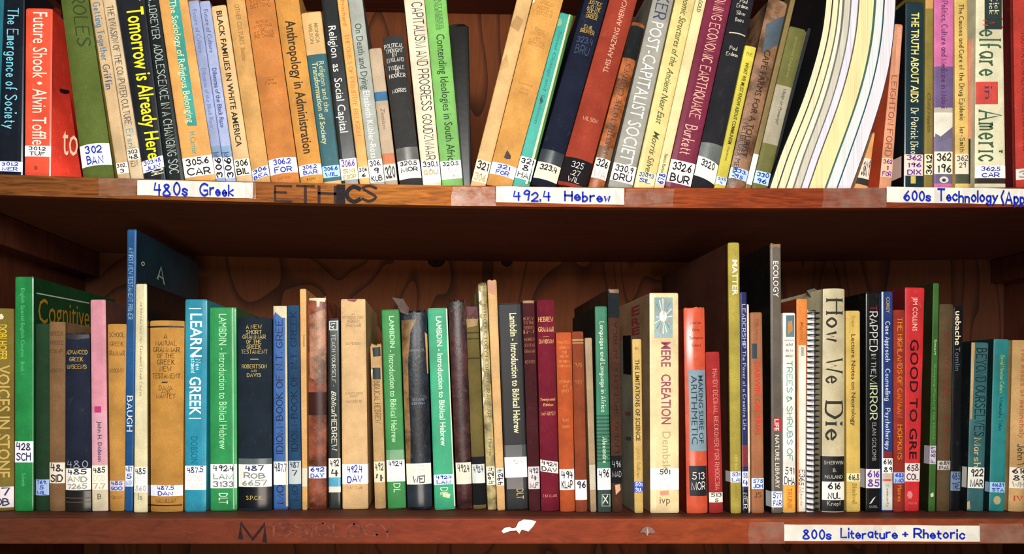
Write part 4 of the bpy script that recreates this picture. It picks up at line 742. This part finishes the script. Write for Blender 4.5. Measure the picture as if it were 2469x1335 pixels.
B('L', 2441, 2482, 820, 2431, 2472, 1228, 'bf9a62', 'cloth', 'tan book with orange-brown lettering cut by the right edge on the lower shelf',
  [T('The masks of melancholy', 840, 1056, .3, .15, 'a85c34', 's'), T('John W', 1070, 1130, .4, .1, '33281c', 's'), LB(1126, 1176, ['616', '89', ('WHI', '9a948a')], '2c2c30', 'cfc6b4'), HT('IV', 1200, 12, .5, 'a83c28', 's')])
# ------------------------------------------------------------------ the bookcase
XL, XR = -.522, .872
ZTOP = 1.35 + (940-32)/F*1.0            # underside of the shelf above the frame
W_EDGE_U = wood('stained_edge_upper', [(-.5, '704218'), (-.2, '8a5020'), (-.02, 'b06c2a'), (.08, '95481c'), (.35, '8a3914'), (.6, '6c2c18')], grain=(3, 34, 34), rough=.7, amt=.9)  # stain hues along the edge; how light falls along it is painted in too
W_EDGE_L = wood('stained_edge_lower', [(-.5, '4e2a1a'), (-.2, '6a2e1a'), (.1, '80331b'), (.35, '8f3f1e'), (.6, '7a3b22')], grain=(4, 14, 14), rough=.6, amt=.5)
W_UNDER = wood('stained_board', [(-.5, '5e3420'), (.1, '5c2e20'), (.8, '52281e')], rough=.65, amt=.5)
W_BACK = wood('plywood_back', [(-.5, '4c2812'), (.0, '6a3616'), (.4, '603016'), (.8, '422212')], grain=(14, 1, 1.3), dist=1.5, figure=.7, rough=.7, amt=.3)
W_SIDE = wood('stained_side', [(-.6, '4e2618'), (.9, '462216')], grain=(30, 6, 1), rough=.6)
case = empty('bookcase', (0, 0, 0)); tag(case, 'reddish-brown stained wooden bookcase holding two rows of worn library books', 'bookcase')
def SG(x): return sag(max(x, -.6))
TU, TL = .0212, .0272
box('shelf', XL, XR, .010, BACK, ZU-TU+.0002, ZU, W_UNDER, case, 0, SG, 40)
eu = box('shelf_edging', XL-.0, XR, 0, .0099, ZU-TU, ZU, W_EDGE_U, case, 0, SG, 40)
box('shelf', XL, XR, .010, BACK, ZL-TL+.0002, ZL, W_UNDER, case)
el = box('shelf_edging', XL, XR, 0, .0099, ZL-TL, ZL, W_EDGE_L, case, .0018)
box('shelf', XL, XR, 0, BACK, ZTOP, ZTOP+.022, W_UNDER, case, .001)
box('shelf', XL, XR, 0, BACK, .30, .322, W_UNDER, case, .001)
box('shelf', XL, XR, 0, BACK, .72, .742, W_UNDER, case, .001)
box('side_panel', XL-.022, XL-.0003, -.001, BACK+.012, 0.0, 2.25, W_SIDE, case, .001)
box('side_panel', XR+.0003, XR+.022, -.001, BACK+.012, 0.0, 2.25, W_SIDE, case, .001)
box('back_panel', XL, XR, BACK+.0003, BACK+.010, 0.02, 2.25, W_BACK, case)
box('top_panel', XL-.022, XR+.022, -.002, BACK+.012, 2.2503, 2.274, W_UNDER, case, .001)
for zb in (ZU-TU, ZL-TL, ZTOP):
    for s, x in ((1, XL), (-1, XR)):
        dz = sag(x) if zb == ZU-TU else 0
        x0, x1 = sorted((x+s*.0003, x+s*.021))
        box('shelf_cleat', x0, x1, .045, BACK-.0005, zb-.036+dz-.001, zb-.001+dz, W_SIDE, case, .0012)
# knot-like peg at the top of the back board
def disc(name, c, r, n, m, par, d=.002):
    V = []; 
    for k, (rr, dd) in enumerate(((r, 0), (r*.9, d), (r*.5, d*1.25), (r*.46, d*.4))):
        V += [(c[0]+rr*math.cos(a*6.2832/n), c[1]-dd, c[2]+rr*math.sin(a*6.2832/n)) for a in range(n)]
    Fc = [(k*n+i, k*n+(i+1) % n, (k+1)*n+(i+1) % n, (k+1)*n+i) for k in range(3) for i in range(n)] + [tuple(range(3*n, 4*n))]
    return mesh_obj(name, V, Fc, m, par, smooth=False)
pk = at(1052, 622, BACK); disc('wood_plug', (pk.x, BACK, pk.z), .014, 20, mat('2a1510', 'cloth'), case, .004)
pk = at(1222, 628, BACK); disc('wood_plug', (pk.x, BACK, pk.z), .009, 18, mat('2a1510', 'cloth'), case, .003)
# marker words written straight on the edging
def edge_text(s, x0, x1, y0, y1, c, pen, par, name, kind='ink', z0=None, jit=.2, yo=-.0003, f=None):
    V0, F0, L_, hg = stroke_text(s, pen, False, jit) if f is None else glyphs(s, f)
    out = []
    for x, y in V0:
        a, g = x/L_, y/hg
        q = at(x0+(x1-x0)*a, y1[0]+(y1[1]-y1[0])*a + ((y0[0]+(y0[1]-y0[0])*a)-(y1[0]+(y1[1]-y1[0])*a))*g, yo)
        out.append(q)
    return mesh_obj(name, out, F0, mat(c, kind), par)
edge_text('ETH', 664, 810, (446, 450), (483, 489), '34201a', 1.1, eu, 'marker_lettering', 'ink', jit=.15)
edge_text('I', 822, 826, (450, 450), (486, 486), '181214', 2.6, eu, 'marker_lettering', 'ink', jit=0)
edge_text('C', 838, 868, (450, 450), (486, 486), '181214', 2.0, eu, 'marker_lettering', 'ink', jit=0)
edge_text('S', 874, 908, (448, 448), (484, 486), '2e1e18', 1.25, eu, 'marker_lettering', 'ink', jit=0)
edge_text('M', 580, 640, (1260, 1262), (1296, 1304), '241416', 1.7, el, 'marker_lettering', 'ink', jit=.1)
edge_text('ISSIOLOGY', 660, 950, (1262, 1264), (1292, 1294), '34140f', 1.1, el, 'marker_lettering', 'faded', jit=.2)

# ------------------------------------------------------------------ paper strips taped to the edging
TAPE = tape_mat()
def strip(name, label, x0, x1, ya, yb, words, tapes, wob=1.0):
    """ya/yb: (left,right) pixel rows of top and bottom"""
    n = 14; V = []
    for i in range(n+1):
        t = i/n; x = x0+(x1-x0)*t
        for yy in (ya, yb):
            p = at(x, yy[0]+(yy[1]-yy[0])*t + random.uniform(-.5, .5)*wob, -.0006 - .0005*abs(math.sin(t*5))); V.append(p)
    Fc = [(2*i, 2*i+2, 2*i+3, 2*i+1) for i in range(n)]
    bm = bmesh.new(); vs = [bm.verts.new(v) for v in V]; [bm.faces.new([vs[k] for k in f]) for f in Fc]
    bmesh.ops.solidify(bm, geom=bm.faces[:], thickness=.00025)
    me = bpy.data.meshes.new('paper_strip'); bm.to_mesh(me); bm.free(); me.materials.append(mat('f6f3ea', 'label'))
    root = empty(name, V[0]); tag(root, label, 'label', 'handwritten strips taped to the shelf edges')
    o = bpy.data.objects.new('paper_strip', me); COL.objects.link(o); o.parent = root; o.matrix_parent_inverse = Matrix.Translation(-V[0])
    for s, a0, a1, b0, b1 in words:
        w = edge_text(s, a0, a1, b0, b1, '1326a8', 1.35, None, 'handwriting', 'ink', jit=.28, yo=-.0017)
        w.parent = o
    for tp in tapes:
        (a, b, c, d) = tp[:4]; jag = random.uniform
        P = [(a+jag(-3, 3), c), (a+jag(-4, 4), (c+d)/2), (a+jag(-3, 3), d), (b+jag(-3, 3), d), (b+jag(-4, 4), (c+d)/2), (b+jag(-3, 3), c)]
        k = 10; TV = []
        for i in range(k+1):
            t = i/k
            for q in (0, .5, 1):
                xx = a+(b-a)*t + (jag(-4, 4) if i in (0, k) else 0); TV.append(at(xx, c+(d-c)*q, -.0020 - .0002*math.sin(t*9+q*3)))
        TF = [(3*i+j, 3*i+3+j, 3*i+4+j, 3*i+1+j) for i in range(k) for j in (0, 1)]
        to = mesh_obj('clear_tape', TV, TF, TAPE, root, smooth=True); to.matrix_parent_inverse = Matrix.Translation(-V[0])
    return root
strip('shelf_label', 'white strip handwritten 480s Greek, taped to the upper shelf edge left of the marker word', 331, 610, (433, 440), (470, 478),
      [('480s', 372, 452, (442, 444), (469, 471)), ('Greek', 483, 563, (443, 445), (470, 470))], [(604, 618, 440, 480), (240, 331, 430, 472)])
strip('shelf_label', 'white strip handwritten 492.4 Hebrew, at the middle of the upper shelf edge', 1196, 1505, (449, 454), (487, 494),
      [('492.4', 1238, 1326, (462, 462), (483, 484)), ('Hebrew', 1362, 1470, (460, 464), (483, 486))], [(1506, 1626, 455, 498), (1090, 1195, 450, 496)])
strip('shelf_label', 'white strip handwritten 600s Technology, at the right end of the upper shelf edge', 2138, 2540, (450, 456), (487, 494),
      [('600s', 2180, 2244, (461, 462), (483, 484)), ('Technology', 2262, 2406, (458, 464), (484, 488)), ('(Applied', 2416, 2510, (460, 463), (488, 490))], [(1984, 2137, 452, 500)])
strip('shelf_label', 'white strip handwritten 800s Literature and Rhetoric, on the lower shelf edge', 1891, 2363, (1264, 1267), (1303, 1306),
      [('800s', 1936, 2004, (1276, 1278), (1298, 1299)), ('Literature', 2028, 2164, (1274, 1277), (1296, 1297)), ('+', 2178, 2190, (1276, 1276), (1294, 1294)), ('Rhetoric', 2205, 2326, (1274, 1276), (1295, 1298))],
      [(1806, 1890, 1258, 1310), (2364, 2469, 1262, 1308)])
def scrap(name, label, pts, c, kind='label', Y=-.0012):
    V = [at(x, y, Y - random.uniform(0, .0012)) for x, y in pts]
    bm = bmesh.new(); f = bm.faces.new([bm.verts.new(v) for v in V]); bmesh.ops.triangulate(bm, faces=[f]); bmesh.ops.solidify(bm, geom=bm.faces[:], thickness=.0003)
    me = bpy.data.meshes.new(name); bm.to_mesh(me); bm.free(); me.materials.append(mat(c, kind)); o = bpy.data.objects.new(name, me); COL.objects.link(o)
    return tag(o, label, 'paper')
scrap('paper_scrap', 'torn white paper scrap stuck on the lower shelf edge below the black course book',
      [(1209, 1280), (1216, 1272), (1228, 1270), (1236, 1273), (1244, 1271), (1250, 1258), (1262, 1252), (1280, 1253), (1293, 1256), (1286, 1268), (1274, 1281), (1266, 1276), (1258, 1276), (1252, 1286), (1245, 1278), (1228, 1280), (1214, 1285)], 'f0eee6')
scrap('tape_scrap', 'small grey remnant of tape on the lower shelf edge below the cream creation book',
      [(1542, 1284), (1550, 1272), (1560, 1268), (1572, 1272), (1580, 1282), (1574, 1286), (1564, 1284), (1560, 1292), (1554, 1283)], '8a6a60', 'gloss')

# ------------------------------------------------------------------ books
for r in ('U', 'L'):
    solve(r)
    for b in SPEC[r]: build_book(b)

# the bowed front cover of the orange paperback, pushed towards the reader beside its spine
b = next(q for q in SPEC['U'] if q.get('flare')); O, ca, sa = b['geo'][:3]
def fl_pt(t, s, off=0.0):                              # t 0 foot .. 1 top, s 0 hinge .. 1 free side
    y = 430 - (430-23)*t; xa = 123 + 4*t; xb = 197 - 51*t - 4*math.sin(t*3.14)
    A = at(xa + .8, y, .0185); Bq = at(xb, y, .046 + .01*t)
    p_ = A.lerp(Bq, s); p_.y -= .004*math.sin(s*3.14) + off*6; return p_
def fl_loc(v): q = v - O; return (q.x*ca-q.z*sa, q.y, q.x*sa+q.z*ca)
nt, ns = 24, 8
V = [fl_loc(fl_pt(i/nt, j/ns)) for i in range(nt+1) for j in range(ns+1)]
k = ns+1; Fc = [(i*k+j, i*k+j+1, i*k+k+j+1, i*k+k+j) for i in range(nt) for j in range(ns)]
n = len(V); V += [(x, y+.0005, z) for x, y, z in V]; Fc += [tuple(q+n for q in f[::-1]) for f in Fc]
mesh_obj('front_cover', V, Fc, mat('ee3b1c', 'gloss'), b['root'], smooth=True)
def fl_text(s, px0, px1, yb, yt, c, f):
    V0, F0, L_, hg = glyphs(s, f); V0, F0 = flat_mesh(V0, F0, [L_*i/8 for i in range(1, 8)]); P = []
    for x, y in V0:
        yy = yb + (yt-yb)*y/hg; t = (430-yy)/407; xa = 123+4*t; xb = 197-51*t-4*math.sin(t*3.14)
        P.append(fl_loc(fl_pt(t, (px0+(px1-px0)*x/L_-xa)/(xb-xa), .0004)))
    mesh_obj('cover_lettering', P, F0, mat(c, 'ink'), b['root'])
fl_text('S', 140, 164, 196, 116, 'ffe6c4', 'b')
fl_text('to', 158, 190, 378, 300, 'ffd9b8', 'b')
fl_text('•', 150, 170, 244, 200, '23101a', 'b')

# ------------------------------------------------------------------ bent pamphlets standing with their page edges forward
def interp(tab, y):
    tab = sorted(tab)
    if y <= tab[0][0]: return tab[0][1]
    for (y0, a), (y1, c) in zip(tab, tab[1:]):
        if y <= y1: return a + (c-a)*(y-y0)/(y1-y0)
    return tab[-1][1]
def cm(tab, y):                                        # smooth version
    return (interp(tab, y-45) + 2*interp(tab, y-20) + 2*interp(tab, y) + 2*interp(tab, y+20) + interp(tab, y+45))/8 if y > -80 else interp(tab, y)
LT = [(-120, 1998), (0, 1992), (80, 1983), (153, 1964), (230, 1940), (306, 1910), (380, 1878), (445, 1859), (500, 1838)]
RT = [(-120, 2168), (0, 2161), (80, 2157), (153, 2147), (230, 2129), (306, 2105), (380, 2080), (445, 2056), (500, 2036)]
BF = [0, .10, .20, .295, .385, .475, .69, .825, 1]; TF_ = [0, .1, .19, .26, .36, .47, .71, .83, 1]
PC = [('dcd4ae', 'cover', 'cream pamphlet at the left of the bent stack', '1b1e20'), ('ddd4ac', '', 'second cream pamphlet in the bent stack, left of the whiter ones', '8a7f58'), ('e6e2c6', '', 'pale pamphlet third from the left in the bent stack', '6a6a50'),
      ('bfbbac', '', 'greyish pamphlet in the bent stack beside the lavender-white one', '8f8b80'), ('d2cfdc', '', 'lavender-white pamphlet in the middle of the bent stack', '8f8a80'), ('decf9a', '', 'thickest cream-yellow pamphlet in the bent stack', '5a4a30'),
      ('d2d7d4', '', 'grey-white pamphlet right of the thick cream-yellow one in the bent stack', '3f7c80'), ('d2d0d6', '', 'white pamphlet with blue cover, rightmost in the bent stack', '2a3c5c')]
for i, (pc, _, lab, cc) in enumerate(PC):
    ys = list(range(-130, 446, 24)) + [448]
    Yp = .012 + .0015*(i % 3); base = None; Lp = []; Rp = []
    for y in ys[::-1]:
        g = min(1, max(0, (445-y)/445)); a = BF[i] + (TF_[i]-BF[i])*g; c = BF[i+1] + (TF_[i+1]-BF[i+1])*g
        l, r = cm(LT, y), cm(RT, y)
        Lp.append(at(l+(r-l)*a+.4, y, Yp)); Rp.append(at(l+(r-l)*c-.4, y, Yp))
    zs = shelf_z('U', Lp[0].x)+.0003
    # carry the foot down onto the shelf
    for S in (Lp, Rp):
        d = S[1]-S[0]; S[0] = S[0] - d*((S[0].z-zs)/d.z); S[0].z = shelf_z('U', S[0].x)+.0003
    root = empty('pamphlet', Lp[0]); tag(root, lab, 'pamphlet', 'bent pamphlets on the upper shelf'); off = Lp[0]
    th = .0005; dep = .17; n = len(Lp)
    def loft(Aw, Bw, y0, y1):
        V = []
        for p, q in zip(Aw, Bw):
            V += [(p.x-off.x, y0-off.y, p.z-off.z), (q.x-off.x, y0-off.y, q.z-off.z), (q.x-off.x, y1-off.y, q.z-off.z), (p.x-off.x, y1-off.y, p.z-off.z)]
        Fc = [(4*k+j, 4*k+(j+1) % 4, 4*k+4+(j+1) % 4, 4*k+4+j) for k in range(n-1) for j in range(4)] + [(3, 2, 1, 0), (4*n-4, 4*n-3, 4*n-2, 4*n-1)]
        return V, Fc
    L2 = [p.lerp(q, min(.2, th/(q-p).length)) for p, q in zip(Lp, Rp)]; R2 = [q.lerp(p, min(.2, th/(q-p).length)) for p, q in zip(Lp, Rp)]
    for nm, A_, B_, m_, yy in (('cover', Lp, L2, mat(cc, 'paper'), 0), ('page_block', L2, R2, mat(pc, 'pages'), .0006), ('cover', R2, Rp, mat(cc, 'paper'), 0)):
        V, Fc = loft(A_, B_, Yp+yy, Yp+dep); mesh_obj(nm, V, Fc, m_, root)

# ------------------------------------------------------------------ spiral notebook
Yn = .032; zs = ZL
xl, xr = at(1949, 1000, Yn).x, at(1966, 1000, Yn).x; xr2 = at(1979, 1000, Yn).x
zt = at(1960, 746, Yn).z
root = empty('spiral_notebook', (xl, Yn, zs+.0003)); tag(root, 'grey and white spiral-bound book with a black wire comb, left of the thick beige book', 'notebook', 'books on the lower shelf')
H = zt-zs
wN = xr2-xl
def bx(name, x0, x1, y0, y1, z0, z1, m): 
    o = box(name, x0, x1, y0, y1, z0, z1, m, root, .0003); return o
bx('page_block', .0012, wN*.62, .004, .16, 0, H-.002, mat('e6e6e6', 'pages'))
bx('cover', 0, .0009, .003, .165, 0, H, mat('b4b6be', 'paper'))
bx('cover', wN*.64, wN*.64+.0009, .003, .165, 0, H, mat('55534e', 'paper'))
nr = 37; ring_me = None
for k in range(nr):
    z = .004 + (H-.008)*k/(nr-1)
    if ring_me is None:
        V = []; Fc = []; rx, ry, rt = wN*.46, .0052, .0008; ns = 16; nq = 6
        for i in range(ns):
            a = 6.2832*i/ns; cx_, cy_ = rx*math.cos(a), ry*math.sin(a)
            for j in range(nq):
                bb = 6.2832*j/nq; V.append((cx_+rt*math.cos(bb)*math.cos(a), cy_+rt*math.cos(bb)*math.sin(a), rt*1.15*math.sin(bb)))
        for i in range(ns):
            for j in range(nq): Fc.append((i*nq+j, ((i+1) % ns)*nq+j, ((i+1) % ns)*nq+(j+1) % nq, i*nq+(j+1) % nq))
        ob = mesh_obj('binding_ring', V, Fc, mat('1a1b22', 'plastic'), root, smooth=True); ring_me = ob.data
    else:
        ob = bpy.data.objects.new('binding_ring', ring_me); COL.objects.link(ob); ob.parent = root
    ob.location = (wN*.5, .0035, z); ob.rotation_euler = (0, 0, 0)
# ragged bits of paper and a loose flap standing above some tops
def flap(parent_b, pts, c, name, Y):
    root = parent_b['root']; O, ca, sa = parent_b['geo'][:3]; V = []
    for x, y in pts:
        q = at(x, y, Y) - O; V.append((q.x*ca-q.z*sa, Y-O.y+random.uniform(0, .004), q.x*sa+q.z*ca))
    n = len(V); V2 = V + [(x, y+.0004, z) for x, y, z in V]
    mesh_obj(name, V2, [tuple(range(n)), tuple(range(2*n-1, n-1, -1))] + [(i, (i+1) % n, n+(i+1) % n, n+i) for i in range(n)], mat(c, 'paper'), root)
def find(s): return next(b for r in SPEC.values() for b in r if s in b['label'])
flap(find('green course paperback left'), [(945, 716), (972, 720), (986, 742), (984, 760), (966, 752), (958, 735)], '5c4c44', 'loose_flap', .045)
flap(find('thick beige book with large'), [(1946, 700), (1965, 694), (1982, 706), (1984, 722), (1966, 742), (1958, 720)], '6c6a58', 'loose_flap', .06)
flap(find('drab olive book'), [(1124, 738), (1152, 738), (1154, 770), (1126, 772)], '5c1626', 'loose_flap', .06)

# ------------------------------------------------------------------ the room behind and below
fl = box('floor', -3, 3, -3.2, 1.2, -.02, -.0003, wood('floor_boards', [(-.5, '4a3020'), (.8, '5a3a26')], grain=(1, 12, 1)), None); tag(fl, kind='structure')
wb_ = box('wall_back', -3, 3, BACK+.03, BACK+.10, 0, 2.9, mat('b8ab92', 'paper'), None); tag(wb_, kind='structure')
